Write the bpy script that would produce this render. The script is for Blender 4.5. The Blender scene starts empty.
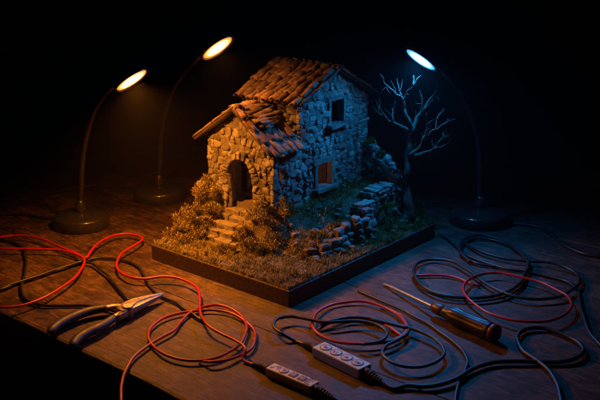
import bpy, bmesh, math, random
from mathutils import Vector, Matrix, noise
from mathutils.geometry import tessellate_polygon

R = random.Random(11)
scene = bpy.context.scene
COL = scene.collection

# ------------------------------------------------------------------ frame of the place
FL = 889.0                                   # focal length in photo pixels
PITCH = math.atan2(280, 889)
CAMH = 5.0                                   # 1 unit = 10 cm
SP, CP = math.sin(PITCH), math.cos(PITCH)
TH = math.radians(49.8)                      # rotation of board and table
BX = Vector((math.cos(TH), math.sin(TH), 0))     # b axis (local x)
AX = Vector((-math.sin(TH), math.cos(TH), 0))    # a axis (local y)
F0 = Vector((-0.1486, 11.018, 0))            # front corner of the board
BA, BB = 2.80, 3.68                          # board size along a / b
HZ = 0.25                                    # board thickness

def ray(px, py):
    x, y = px - 300, py - 200
    return Vector((x, FL * CP - y * SP, -(FL * SP + y * CP)))
def gp(px, py, z=0.0):
    d = ray(px, py)
    return Vector((0, 0, CAMH)) + d * ((z - CAMH) / d.z)
def dp(px, py, Y):
    d = ray(px, py)
    return Vector((0, 0, CAMH)) + d * (Y / d.y)
CEN = F0 + AX * (BA / 2) + BX * (BB / 2)
def LP(a, b, z): return Vector((b - BB / 2, a - BA / 2, z))
def w2l(p):
    q = p - CEN
    return Vector((q.dot(BX), q.dot(AX), p.z))
def sstep(x, e0, e1):
    t = min(1, max(0, (x - e0) / (e1 - e0)))
    return t * t * (3 - 2 * t)
def nz(p, s=1.0): return noise.noise(Vector(p) * s)

# ------------------------------------------------------------------ object helpers
def link(name, bm, mats, parent=None, smooth=True):
    bm.normal_update()
    me = bpy.data.meshes.new(name)
    bm.to_mesh(me); bm.free()
    if smooth:
        for p in me.polygons: p.use_smooth = True
    o = bpy.data.objects.new(name, me)
    COL.objects.link(o)
    for m in (mats if isinstance(mats, (list, tuple)) else [mats]): me.materials.append(m)
    if parent: o.parent = parent
    return o
def empty(name, loc=(0, 0, 0), rz=0):
    o = bpy.data.objects.new(name, None)
    o.empty_display_size = 0.1
    COL.objects.link(o); o.location = loc; o.rotation_euler = (0, 0, rz)
    return o
def tag(o, label, cat, group=None):
    o['label'] = label; o['category'] = cat
    if group: o['group'] = group
    return o

def bevel_edges(bm, w, seg=2, ang=0.5):
    bm.normal_update()
    es = [e for e in bm.edges if len(e.link_faces) == 2 and e.calc_face_angle(0) > ang]
    bmesh.ops.bevel(bm, geom=es, offset=w, segments=seg, profile=0.6, affect='EDGES')
def box(bm, p0, p1, mat=None, mi=0):
    vs = [bm.verts.new((x, y, z)) for z in (p0[2], p1[2]) for y in (p0[1], p1[1]) for x in (p0[0], p1[0])]
    if mat is not None:
        for v in vs: v.co = mat @ v.co
    fs = []
    for f in ((0, 2, 3, 1), (4, 5, 7, 6), (0, 1, 5, 4), (2, 6, 7, 3), (0, 4, 6, 2), (1, 3, 7, 5)):
        g = bm.faces.new([vs[i] for i in f]); g.material_index = mi; fs.append(g)
    return vs, fs
def loft(bm, rings, cap=True, mi=0):
    vr = [[bm.verts.new(p) for p in r] for r in rings]
    n = len(vr[0])
    for i in range(len(vr) - 1):
        for j in range(n):
            f = bm.faces.new((vr[i][j], vr[i][(j + 1) % n], vr[i + 1][(j + 1) % n], vr[i + 1][j])); f.material_index = mi
    if cap:
        bm.faces.new(vr[0][::-1]).material_index = mi
        bm.faces.new(vr[-1]).material_index = mi
    return vr
def catmull(pts, step=0.04):
    out = []
    n = len(pts)
    for i in range(n - 1):
        p0 = pts[i - 1] if i > 0 else pts[0] * 2 - pts[1]
        p1, p2 = pts[i], pts[i + 1]
        p3 = pts[i + 2] if i + 2 < n else pts[-1] * 2 - pts[-2]
        # centripetal
        t1 = max(1e-4, (p1 - p0).length ** .5); t2 = t1 + max(1e-4, (p2 - p1).length ** .5); t3 = t2 + max(1e-4, (p3 - p2).length ** .5)
        k = max(2, int((p2 - p1).length / step))
        for j in range(k):
            t = t1 + (t2 - t1) * j / k
            A1 = p0 * ((t1 - t) / t1) + p1 * (t / t1)
            A2 = p1 * ((t2 - t) / (t2 - t1)) + p2 * ((t - t1) / (t2 - t1))
            A3 = p2 * ((t3 - t) / (t3 - t2)) + p3 * ((t - t2) / (t3 - t2))
            B1 = A1 * ((t2 - t) / t2) + A2 * (t / t2)
            B2 = A2 * ((t3 - t) / (t3 - t1)) + A3 * ((t - t1) / (t3 - t1))
            out.append(B1 * ((t2 - t) / (t2 - t1)) + B2 * ((t - t1) / (t2 - t1)))
    out.append(pts[-1].copy())
    return out
def tube(bm, path, rad, seg=8, up=Vector((0, 0, 1)), flat=1.0, mi=0):
    """rad: number or function of 0..1; flat squashes along the frame's up axis"""
    rings = []
    n = len(path)
    prev = None
    for i, p in enumerate(path):
        t = (path[min(i + 1, n - 1)] - path[max(i - 1, 0)])
        t = t.normalized() if t.length > 1e-9 else Vector((0, 0, 1))
        if prev is None:
            s = t.cross(up)
            if s.length < 1e-3: s = t.cross(Vector((1, 0, 0)))
        else:
            s = prev - t * prev.dot(t)
            if s.length < 1e-4: s = t.cross(up)
        s.normalize(); prev = s
        u = s.cross(t)
        r = rad(i / (n - 1)) if callable(rad) else rad
        rings.append([p + s * (math.cos(k * 2 * math.pi / seg) * r) + u * (math.sin(k * 2 * math.pi / seg) * r * flat) for k in range(seg)])
    return loft(bm, rings, True, mi)
def lathe(bm, prof, M=None, seg=40, mi=0):
    rings = []
    for r, z in prof:
        ring = [Vector((math.cos(k * 2 * math.pi / seg) * r, math.sin(k * 2 * math.pi / seg) * r, z)) for k in range(seg)]
        if M is not None: ring = [M @ p for p in ring]
        rings.append(ring)
    return loft(bm, rings, True, mi)
def axis_matrix(o, zdir, xhint=Vector((1, 0, 0))):
    z = zdir.normalized()
    x = xhint - z * xhint.dot(z)
    if x.length < 1e-3: x = Vector((0, 1, 0)) - z * z.y
    x.normalize(); y = z.cross(x)
    return Matrix(((x.x, y.x, z.x, o.x), (x.y, y.y, z.y, o.y), (x.z, y.z, z.z, o.z), (0, 0, 0, 1)))

# ------------------------------------------------------------------ materials
class NT:
    def __init__(s, name):
        s.m = bpy.data.materials.new(name); s.m.use_nodes = True
        s.t = s.m.node_tree; s.b = s.t.nodes['Principled BSDF']
    def n(s, typ, **kw):
        nd = s.t.nodes.new(typ)
        for k, v in kw.items():
            if k[0] == '_': setattr(nd, k[1:], v)
            else: nd.inputs[k].default_value = v
        return nd
    def l(s, a, b): s.t.links.new(a, b)
    def coord(s, scale=(1, 1, 1), kind='Object'):
        tc = s.n('ShaderNodeTexCoord'); mp = s.n('ShaderNodeMapping'); mp.inputs['Scale'].default_value = scale
        s.l(tc.outputs[kind], mp.inputs['Vector']); return mp.outputs['Vector']
    def noise(s, vec, scale, detail=6, rough=.6, dist=0):
        nd = s.n('ShaderNodeTexNoise', Scale=scale, Detail=detail, Roughness=rough, Distortion=dist)
        s.l(vec, nd.inputs['Vector']); return nd.outputs['Fac']
    def ramp(s, fac, stops):
        r = s.n('ShaderNodeValToRGB'); e = r.color_ramp.elements
        while len(e) < len(stops): e.new(0.5)
        for k, (p, c) in enumerate(stops):
            e[k].position = p; e[k].color = (*c, 1) if len(c) == 3 else c
        s.l(fac, r.inputs['Fac']); return r.outputs['Color']
    def mix(s, f, a, b, mode='MIX'):
        m = s.n('ShaderNodeMix', _data_type='RGBA', _blend_type=mode)
        for sock, v in ((m.inputs[0], f), (m.inputs[6], a), (m.inputs[7], b)):
            if hasattr(v, 'links') or hasattr(v, 'is_linked'): s.l(v, sock)
            elif isinstance(v, (int, float)): sock.default_value = v
            else: sock.default_value = (*v, 1)
        return m.outputs[2]
    def math(s, op, a, b=0.0):
        m = s.n('ShaderNodeMath', _operation=op)
        for sock, v in ((m.inputs[0], a), (m.inputs[1], b)):
            if hasattr(v, 'is_linked'): s.l(v, sock)
            else: sock.default_value = v
        return m.outputs[0]
    def bump(s, h, strength=.5, dist=.02):
        b = s.n('ShaderNodeBump', Strength=strength, Distance=dist); s.l(h, b.inputs['Height']); s.l(b.outputs['Normal'], s.b.inputs['Normal'])
    def island(s):
        return s.n('ShaderNodeNewGeometry').outputs['Random Per Island']
    def base(s, c):
        if hasattr(c, 'is_linked'): s.l(c, s.b.inputs['Base Color'])
        else: s.b.inputs['Base Color'].default_value = (*c, 1)
    def set(s, **kw):
        for k, v in kw.items(): s.b.inputs[k].default_value = v

def m_stone(name, c0, c1, c2, moss=None, vr=(.75, .6)):
    t = NT(name); v = t.coord()
    n1 = t.noise(v, 9, 8, .65); n2 = t.noise(v, 60, 6, .7)
    c = t.ramp(n1, [(.25, c0), (.5, c1), (.75, c2)])
    k = t.math('MULTIPLY_ADD', t.island(), vr[0]); t.t.nodes[-1].inputs[2].default_value = vr[1]
    kk = t.n('ShaderNodeCombineColor'); [t.l(k, kk.inputs[i]) for i in range(3)]
    c = t.mix(1.0, c, kk.outputs[0], 'MULTIPLY')
    c = t.mix(.7, c, t.ramp(n2, [(.32, (.3, .28, .26)), (.56, (1, 1, 1))]), 'MULTIPLY')
    if moss:
        n3 = t.noise(v, 3.1, 5, .7)
        c = t.mix(t.ramp(n3, [(.56, (0, 0, 0)), (.72, (.8, .8, .8))]), c, moss)
    t.base(c); t.set(Roughness=.92)
    h = t.math('ADD', t.math('MULTIPLY', n1, .6), t.math('MULTIPLY', n2, .5))
    t.bump(h, .9, .03)
    return t.m
M_STONE = m_stone('rubble stone', (.12, .108, .095), (.25, .232, .205), (.38, .355, .315), (.085, .10, .06))
M_ROCK = m_stone('field rock', (.08, .07, .055), (.165, .145, .12), (.26, .235, .205), (.10, .12, .05))
M_TILE = m_stone('clay tile', (.075, .046, .034), (.19, .12, .085), (.36, .25, .185), (.10, .095, .07), (1.35, .35))
M_STEP = m_stone('worn step stone', (.15, .13, .105), (.29, .255, .21), (.40, .36, .31))
t = NT('mortar'); v = t.coord(); t.base(t.ramp(t.noise(v, 14, 6), [(.3, (.09, .075, .06)), (.7, (.22, .19, .16))])); t.set(Roughness=.95); t.bump(t.noise(v, 50, 6), .8, .03); M_MORTAR = t.m
t = NT('dark timber'); v = t.coord((3, 3, 3)); t.base(t.ramp(t.noise(v, 6, 8), [(.3, (.03, .02, .013)), (.7, (.10, .07, .045))])); t.set(Roughness=.8); t.bump(t.noise(v, 20, 8), .6, .02); M_TIMBER = t.m
t = NT('earth'); v = t.coord()
c = t.ramp(t.noise(v, 3, 8, .7), [(.3, (.07, .055, .03)), (.5, (.15, .12, .07)), (.7, (.24, .2, .13))])
c = t.mix(t.ramp(t.noise(v, 45, 6, .8), [(.35, (0, 0, 0)), (.65, (1, 1, 1))]), c, t.mix(.6, c, (.3, .27, .17)))
t.base(c); t.set(Roughness=1); t.bump(t.noise(v, 40, 8, .8), 1.0, .05); M_EARTH = t.m
def m_leaf(name, stops, rough=.8, dark=False):
    t = NT(name); v = t.coord()
    f = t.math('ADD', t.math('MULTIPLY', t.island(), .55), t.math('MULTIPLY', t.noise(v, 2.2, 4), .5))
    c = t.ramp(f, stops)
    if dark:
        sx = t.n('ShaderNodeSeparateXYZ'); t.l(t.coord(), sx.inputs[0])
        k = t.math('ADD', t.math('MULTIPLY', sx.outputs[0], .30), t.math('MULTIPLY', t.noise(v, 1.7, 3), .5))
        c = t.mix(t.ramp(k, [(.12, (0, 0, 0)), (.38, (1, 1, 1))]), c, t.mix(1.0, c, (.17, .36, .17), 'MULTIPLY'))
    t.base(c); t.set(Roughness=rough, **{'Specular IOR Level': .12})
    return t.m
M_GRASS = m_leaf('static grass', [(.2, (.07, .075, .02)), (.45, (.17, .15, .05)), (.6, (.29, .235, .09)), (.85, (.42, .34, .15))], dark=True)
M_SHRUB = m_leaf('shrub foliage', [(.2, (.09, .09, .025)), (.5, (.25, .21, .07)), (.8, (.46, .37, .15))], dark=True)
M_STEM = m_leaf('dry stem', [(.2, (.12, .09, .05)), (.8, (.3, .25, .16))])
t = NT('bark'); v = t.coord((1, 1, .25)); n1 = t.noise(v, 26, 8, .7)
t.base(t.ramp(n1, [(.3, (.035, .026, .018)), (.7, (.125, .092, .066))])); t.set(Roughness=.9); t.bump(n1, .9, .03); M_BARK = t.m
# walnut board
t = NT('board wood'); v = t.coord((.35, 5, 5)); n1 = t.noise(v, 4, 8, .65, .4)
t.base(t.ramp(n1, [(.3, (.045, .028, .018)), (.6, (.10, .062, .04)), (.8, (.15, .1, .065))])); t.set(Roughness=.55); t.bump(n1, .25, .02); M_BOARD = t.m
# workbench
t = NT('bench wood'); v = t.coord((1.6, .16, 1.0)); v2 = t.coord()
n1 = t.noise(v, 5, 10, .68, .9); n2 = t.noise(v2, 1.3, 6, .65); n3 = t.noise(v, 32, 5, .7); n4 = t.noise(v2, 70, 3, .6)
c = t.ramp(n1, [(.28, (.036, .019, .013)), (.48, (.11, .06, .044)), (.62, (.17, .096, .062)), (.8, (.25, .15, .10))])
n5 = t.noise(v2, 5.5, 9, .75, .6)
c = t.mix(.85, c, t.ramp(n2, [(.3, (.3, .28, .27)), (.65, (1.15, 1.15, 1.15))]), 'MULTIPLY')
c = t.mix(.8, c, t.ramp(n5, [(.36, (.2, .185, .175)), (.5, (.85, .85, .85)), (.64, (1.7, 1.55, 1.4))]), 'MULTIPLY')
c = t.mix(.9, c, t.ramp(n3, [(.36, (.22, .2, .19)), (.54, (1.1, 1.1, 1.1))]), 'MULTIPLY')
pl = t.math('MULTIPLY_ADD', t.island(), .35); t.t.nodes[-1].inputs[2].default_value = .8
kk = t.n('ShaderNodeCombineColor'); [t.l(pl, kk.inputs[i]) for i in range(3)]
c = t.mix(1.0, c, kk.outputs[0], 'MULTIPLY')
c = t.mix(t.ramp(n4, [(.68, (0, 0, 0)), (.74, (.7, .7, .7))]), c, (.3, .26, .22))
vr = t.coord((38, 1.1, 1)); t.t.nodes[-1].inputs['Rotation'].default_value = (0, 0, .55)
vq = t.coord((1.3, 34, 1)); t.t.nodes[-1].inputs['Rotation'].default_value = (0, 0, .35)
s1 = t.ramp(t.noise(vr, 1.0, 2, .5), [(.655, (0, 0, 0)), (.675, (1, 1, 1)), (.695, (0, 0, 0))])
s2 = t.ramp(t.noise(vq, 1.0, 2, .5), [(.645, (0, 0, 0)), (.66, (1, 1, 1)), (.675, (0, 0, 0))])
c = t.mix(t.math('MULTIPLY', s1, .8), c, (.40, .27, .18)); c = t.mix(t.math('MULTIPLY', s2, .7), c, (.02, .013, .01))
t.base(c)
t.l(t.ramp(n2, [(.25, (.36, .36, .36)), (.7, (.62, .62, .62))]), t.b.inputs['Roughness'])
t.bump(t.math('ADD', t.math('MULTIPLY', n1, .7), t.math('MULTIPLY', n3, .55)), .9, .035); M_BENCH = t.m
def m_plain(name, col, rough=.5, metal=0, var=.25, sc=20, bump=.1, coat=0):
    t = NT(name); v = t.coord(); n1 = t.noise(v, sc, 5, .65)
    t.base(t.ramp(n1, [(.25, tuple(x * (1 - var) for x in col)), (.75, tuple(min(1, x * (1 + var)) for x in col))]))
    t.l(t.ramp(n1, [(.2, (rough * .8,) * 3), (.8, (min(1, rough * 1.2),) * 3)]), t.b.inputs['Roughness'])
    t.set(Metallic=metal)
    if coat: t.set(**{'Coat Weight': coat})
    if bump: t.bump(n1, bump, .01)
    return t.m
M_RED = m_plain('red cable jacket', (.44, .013, .016), .38, 0, .2, 12, .05)
M_BLACK = m_plain('black cable jacket', (.018, .018, .02), .42, 0, .3, 12, .05)
M_LAMP = m_plain('black lamp enamel', (.026, .025, .024), .30, 0, .3, 18, .05, .4)
M_RUBBER = m_plain('black rubber', (.015, .015, .016), .6, 0, .3, 25, .15)
M_STEEL = m_plain('worn steel', (.40, .36, .31), .48, .55, .4, 22, .2)
M_CHROME = m_plain('screwdriver steel', (.42, .41, .40), .34, .6, .2, 22, 0)
M_GRIP = m_plain('navy plier grip', (.014, .018, .04), .55, 0, .3, 16, .1)
M_HAND = m_plain('black screwdriver handle', (.02, .018, .02), .38, 0, .3, 18, .08)
M_AMBER = m_plain('brown handle inlay', (.07, .03, .016), .42, 0, .3, 18, .08)
M_CAP = m_plain('dark red cap', (.13, .018, .016), .4, 0, .25, 18, .05)
M_CASE = m_plain('grey controller case', (.62, .72, .84), .5, 0, .12, 30, .06)
M_CASE2 = m_plain('beige grey controller case', (.86, .85, .84), .55, 0, .12, 30, .06)
M_INK = m_plain('dark print', (.06, .065, .09), .6, 0, .1, 30, 0)
M_WALL = m_plain('black backdrop', (.05, .048, .05), .9, 0, .4, 2, .1)
M_FLOOR = m_plain('dark floor', (.012, .011, .010), .9, 0, .4, 2, .1)
def m_emit(name, mid, rim):
    """lit LED plate: pale in the middle, saturated towards the rim"""
    t = NT(name)
    tc = t.n('ShaderNodeTexCoord'); gr = t.n('ShaderNodeTexGradient', _gradient_type='SPHERICAL')
    mp = t.n('ShaderNodeMapping'); mp.inputs['Scale'].default_value = (3.6, 3.6, 3.6)
    t.l(tc.outputs['Object'], mp.inputs['Vector']); t.l(mp.outputs['Vector'], gr.inputs['Vector'])
    c = t.ramp(gr.outputs['Fac'], [(.10, tuple(x * .7 for x in rim)), (.24, tuple(x * 1.25 for x in rim)), (.40, tuple((a * .55 + b * .55) for a, b in zip(mid, rim))), (.68, mid)])
    t.base((.8, .8, .8)); t.l(c, t.b.inputs['Emission Color']); t.set(**{'Emission Strength': 3.0})
    return t.m
M_LED_O = m_emit('warm led plate', (1.0, .74, .38), (.55, .15, .01))
M_LED_B = m_emit('cold led plate', (.62, .85, 1.0), (.03, .22, .60))

# ------------------------------------------------------------------ setting
bm = bmesh.new(); box(bm, (-26, -6, -7.6), (26, 30, -7.5)); o = link('floor', bm, M_FLOOR, smooth=False); o['kind'] = 'structure'
bm = bmesh.new()
box(bm, (-26, 27.0, -7.5), (26, 27.2, 16))
for k in range(-12, 13):                     # shallow upright battens of the dark backdrop
    box(bm, (k * 2.0 - .09, 26.94, -7.5), (k * 2.0 + .09, 27.0, 16))
o = link('back_wall', bm, M_WALL, smooth=False); o['kind'] = 'structure'

# ------------------------------------------------------------------ workbench (planks run along the a axis)
table = empty('workbench', CEN + Vector((0, 0, -7.5)), TH)
tag(table, 'old dark brown wooden workbench of worn planks under everything', 'table')
p0 = w2l(gp(3, 313)); p1 = w2l(gp(150, 384))
xl = (p0.x + p1.x) / 2                       # near left edge
pr = w2l(gp(500, 193))
xr = pr.x + .2
yb = 7.2; yf = -6.2
bm = bmesh.new()
npl = 5
w = (xr - xl) / npl
TOPZ = 7.5
for k in range(npl):
    x0 = xl + k * w + (.006 if k else 0); x1 = xl + (k + 1) * w - .006
    # plank with a slightly wavy outline and a worn edge
    NY = 60
    rings = []
    for j in range(NY + 1):
        y = yf + (yb - yf) * j / NY
        e0 = x0 + (.035 * nz((y * 1.1, 3.3, 0)) + .02 * nz((y * 4, 1, 0)) if k == 0 else 0)
        e1 = x1
        bv = .012 if k else .05 + .03 * nz((y * 2.3, 9, 0))
        zt = TOPZ
        rings.append([Vector((e0, y, zt - .38)), Vector((e0, y, zt - bv)), Vector((e0 + bv * .4, y, zt - bv * .35)), Vector((e0 + bv * 1.1, y, zt)),
                      Vector((e1 - .012, y, zt)), Vector((e1, y, zt - .012)), Vector((e1, y, zt - .38))])
    loft(bm, rings)
top = link('tabletop', bm, M_BENCH, table, smooth=False)
bm = bmesh.new()
for y in (yf + .5, yb - .8): box(bm, (xl + .5, y, TOPZ - 1.2), (xr - .4, y + .22, TOPZ - .382))
for x in (xl + .45, xr - .65): box(bm, (x, yf + .74, TOPZ - 1.2), (x + .22, yb - .84, TOPZ - .384))
link('apron', bm, M_BENCH, table, smooth=False)
for x in (xl + .3, xr - .75):
    for y in (yf + .3, yb - .75):
        bm = bmesh.new(); box(bm, (x + .16, y + .2, 0), (x + .5, y + .5, TOPZ - .386)); link('leg', bm, M_BENCH, table, smooth=False)

# ------------------------------------------------------------------ diorama
dio = empty('diorama', CEN, TH)
tag(dio, 'miniature ruined stone cottage on a grassy rectangular wooden base with a bare tree', 'diorama')
bm = bmesh.new()
box(bm, LP(0, 0, 0), LP(BA, BB, HZ - .01)); bevel_edges(bm, .012, 2)
link('base_board', bm, M_BOARD, dio, smooth=False)

# terrain
HA0, HA1 = 1.30, 2.66        # annex a range
FB = 1.15                    # facade plane b
TA0, TA1 = 1.34, 2.48        # tower a range
TB0, TB1 = 1.80, 3.52        # tower b range
def edge_a(b): return .41 + .05 * math.sin(b * 2.1) + .10 * nz((b * 2.3, 4.4, 0)) + .04 * nz((b * 7, 1.4, 0))
def H(a, b):
    dx = max(1.22 - a, 0, a - 2.62); dy = max(1.10 - b, 0, b - 3.5)
    d = math.hypot(dx * 1.0, dy * .8)
    m = .40 * math.exp(-(d / .30) ** 2)
    ae = edge_a(b)
    t = (.20 + .10 * sstep(b, 1.0, 2.4)) * sstep(a, ae, ae + .12) * sstep(b, .75, 1.15)
    t2 = .16 * sstep(a, .5, .75) * sstep(b, 2.3, 2.75) + .12 * math.exp(-((a - 2.55) / .3) ** 2 - ((b - .85) / .4) ** 2) + .10 * math.exp(-((a - 1.35) / .22) ** 2 - ((b - .95) / .3) ** 2)
    g = .10 * math.exp(-((a - 1.95) / .8) ** 2) * sstep(b, .1, .6)
    h = max(m, t + t2) * .75 + .25 * min(1, m + t + t2) * .9 + g * .5
    h += (.06 + .05 * sstep(a, 1.25, 1.0) * sstep(b, .9, 1.3)) * nz((a, b, 0), 3) + .028 * nz((a, b, 5), 9)
    if b < FB + .1:
        ks = math.exp(-((a - 1.93) / .36) ** 4)
        h = h * (1 - ks) + ks * min(h, max(0, .37 - (FB + .12 - b) * .66) - .07)
    e = min(a, b, BA - a, BB - b)
    return HZ + .025 + .012 * nz((a, b, 2), 14) * (1 if e > .02 else 0) + max(0, h) * sstep(e, -.02, .2)
bm = bmesh.new()
NA, NB = 110, 146
gv = {}
for i in range(NA + 1):
    for j in range(NB + 1):
        a = .012 + (BA - .024) * i / NA; b = .012 + (BB - .024) * j / NB
        edge = i in (0, NA) or j in (0, NB)
        gv[i, j] = bm.verts.new(LP(a, b, HZ - .012 if edge else H(a, b)))
for i in range(NA):
    for j in range(NB):
        bm.faces.new((gv[i, j], gv[i, j + 1], gv[i + 1, j + 1], gv[i + 1, j]))
link('ground', bm, M_EARTH, dio)

# ---- stone laying
def clip(poly, px, py, nx, ny):
    out = []
    for i in range(len(poly)):
        x0, y0 = poly[i]; x1, y1 = poly[(i + 1) % len(poly)]
        d0 = (x0 - px) * nx + (y0 - py) * ny; d1 = (x1 - px) * nx + (y1 - py) * ny
        if d0 <= 0: out.append((x0, y0))
        if (d0 < 0) != (d1 < 0) and abs(d0 - d1) > 1e-9:
            k = d0 / (d0 - d1); out.append((x0 + (x1 - x0) * k, y0 + (y1 - y0) * k))
    return out
def area(p): return .5 * sum(p[i][0] * p[(i + 1) % len(p)][1] - p[(i + 1) % len(p)][0] * p[i][1] for i in range(len(p)))
def lay_stone(bm, poly, mp, h, gap, rg, mi=0, sink=.03):
    if len(poly) < 3 or area(poly) < .0012: return
    if area(poly) < 0: poly = poly[::-1]
    cx = sum(p[0] for p in poly) / len(poly); cy = sum(p[1] for p in poly) / len(poly)
    # resample the outline, round corners
    pts = []
    per = sum(math.dist(poly[i], poly[(i + 1) % len(poly)]) for i in range(len(poly)))
    for i in range(len(poly)):
        a, b = poly[i], poly[(i + 1) % len(poly)]
        k = max(1, round(math.dist(a, b) / per * 18))
        for j in range(k): pts.append((a[0] + (b[0] - a[0]) * j / k, a[1] + (b[1] - a[1]) * j / k))
    n = len(pts)
    if n < 5: return
    pts = [((pts[i - 1][0] + 6 * pts[i][0] + pts[(i + 1) % n][0]) / 8, (pts[i - 1][1] + 6 * pts[i][1] + pts[(i + 1) % n][1]) / 8) for i in range(n)]
    size = math.sqrt(abs(area(poly)))
    g = max(.6, 1 - 2 * gap / size)
    so = rg.random() * 50
    tx, ty = rg.uniform(-.25, .25), rg.uniform(-.25, .25)
    rings = []
    for sc, zz in ((g * .985, -sink), (g, .30 * h), (g * .975, .78 * h), (g * .885, 1.0 * h), (g * .62, 1.04 * h), (g * .3, 1.03 * h)):
        ring = []
        for x, y in pts:
            X, Y = cx + (x - cx) * sc, cy + (y - cy) * sc
            q = (X * 22 + so, Y * 22, zz * 15)
            X += .010 * noise.noise(Vector(q)); Y += .010 * noise.noise(Vector((q[1], q[2], q[0])))
            Z = zz
            if zz > .1 * h: Z += (tx * (x - cx) + ty * (y - cy)) + .020 * noise.noise(Vector((X * 15 + so, Y * 15, 3))) + .010 * noise.noise(Vector((X * 38 + so, Y * 38, 3)))
            ring.append(mp(X, Y, Z))
        rings.append(ring)
    loft(bm, rings, True, mi)
def in_open(o, u, v, m=0):
    if o[0] == 'rect': return o[1] - m < u < o[2] + m and o[3] - m < v < o[4] + m
    uc, r, v0, vs = o[1:]
    return (abs(u - uc) < r + m and v0 - m < v <= vs) or (v > vs and math.hypot(u - uc, v - vs) < r + m)
def lay_wall(bm, mp, outline, opens, su, sv, rg, h=(.014, .036), gap=.0026, ring=.0):
    us = [p[0] for p in outline]; vs = [p[1] for p in outline]
    seeds = []
    v = min(vs) + sv * .4; row = 0
    while v < max(vs) + sv:
        u = min(us) - rg.random() * su
        rh = sv * rg.uniform(.75, 1.3)
        while u < max(us) + su:
            seeds.append((u + rg.uniform(-.12, .12) * su, v + rg.uniform(-.2, .2) * sv))
            u += su * rg.uniform(.6, 1.4)
        v += rh; row += 1
    kx = sv / su
    for si, (u, v) in enumerate(seeds):
        poly = [(u - 2 * su, v - 2 * sv), (u + 2 * su, v - 2 * sv), (u + 2 * su, v + 2 * sv), (u - 2 * su, v + 2 * sv)]
        for sj, (u2, v2) in enumerate(seeds):
            if sj == si or abs(u2 - u) > 3.2 * su or abs(v2 - v) > 3.2 * sv: continue
            poly = clip(poly, (u + u2) / 2, (v + v2) / 2, (u2 - u) * kx * kx, (v2 - v))
            if len(poly) < 3: break
        for i in range(len(outline)):
            if len(poly) < 3: break
            a, b = outline[i], outline[(i + 1) % len(outline)]
            poly = clip(poly, a[0], a[1], b[1] - a[1], -(b[0] - a[0]))
        if len(poly) < 3: continue
        c = (sum(p[0] for p in poly) / len(poly), sum(p[1] for p in poly) / len(poly))
        skip = False
        for o in opens:
            if o[0] == 'rect':
                if in_open(o, *c, -.0): skip = True; break
                ds = [(o[1] - c[0], (o[1], c[1], 1, 0)), (c[0] - o[2], (o[2], c[1], -1, 0)), (o[3] - c[1], (c[0], o[3], 0, 1)), (c[1] - o[4], (c[0], o[4], 0, -1))]
                if any(o[1] < p[0] < o[2] and o[3] < p[1] < o[4] for p in poly) or in_open(o, c[0], c[1], min(su, sv)):
                    poly = clip(poly, *max(ds)[1])
            else:
                uc, r, v0, vsq = o[1:]
                if c[1] > vsq:
                    rr = r + ring; d = math.hypot(c[0] - uc, c[1] - vsq)
                    if d < rr: skip = True; break
                    nx, ny = (c[0] - uc) / d, (c[1] - vsq) / d
                    poly = clip(poly, uc + nx * rr, vsq + ny * rr, -nx, -ny)
                elif c[1] > v0:
                    if abs(c[0] - uc) < r: skip = True; break
                    s = 1 if c[0] > uc else -1
                    poly = clip(poly, uc + s * r, 0, -s, 0)
                    if max(p[1] for p in poly) > vsq and ring: poly = clip(poly, 0, vsq + .02, 0, 1)
            if len(poly) < 3: skip = True; break
        if skip: continue
        lay_stone(bm, poly, mp, rg.uniform(*h), gap, rg)
def slab_with_holes(bm, mp, outline, holes, thick, mi=1):
    polys = [outline] + [hh[::-1] for hh in holes]
    flat = [p for q in polys for p in q]
    tri = tessellate_polygon([[Vector((p[0], p[1], 0)) for p in q] for q in polys])
    f = [bm.verts.new(mp(p[0], p[1], .011)) for p in flat]; b = [bm.verts.new(mp(p[0], p[1], -thick)) for p in flat]
    for t3 in tri:
        for vs, order in ((f, t3), (b, t3[::-1])):
            try: bm.faces.new([vs[i] for i in order]).material_index = mi
            except ValueError: pass
    k = 0
    for q in polys:
        n = len(q)
        for i in range(n):
            i0, i1 = k + i, k + (i + 1) % n
            bm.faces.new((f[i0], b[i0], b[i1], f[i1])).material_index = mi
        k += n
def rect_hole(o): return [(o[1], o[3]), (o[2], o[3]), (o[2], o[4]), (o[1], o[4])]
def arch_hole(o):
    uc, r, v0, vs = o[1:]
    return [(uc - r, v0), (uc + r, v0), (uc + r, vs)] + [(uc + r * math.cos(k * math.pi / 14), vs + r * math.sin(k * math.pi / 14)) for k in range(1, 14)] + [(uc - r, vs)]
# wall mappings: (u, v, out) -> local point
def map_front(b): return lambda u, v, w: LP(u, b - w, v)        # faces -b ; u = a
def map_side(a): return lambda u, v, w: LP(a - w, u, v)         # faces -a ; u = b
def map_back(b): return lambda u, v, w: LP(u, b + w, v)
def map_left(a): return lambda u, v, w: LP(a + w, u, v)

GZ = .45
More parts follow.
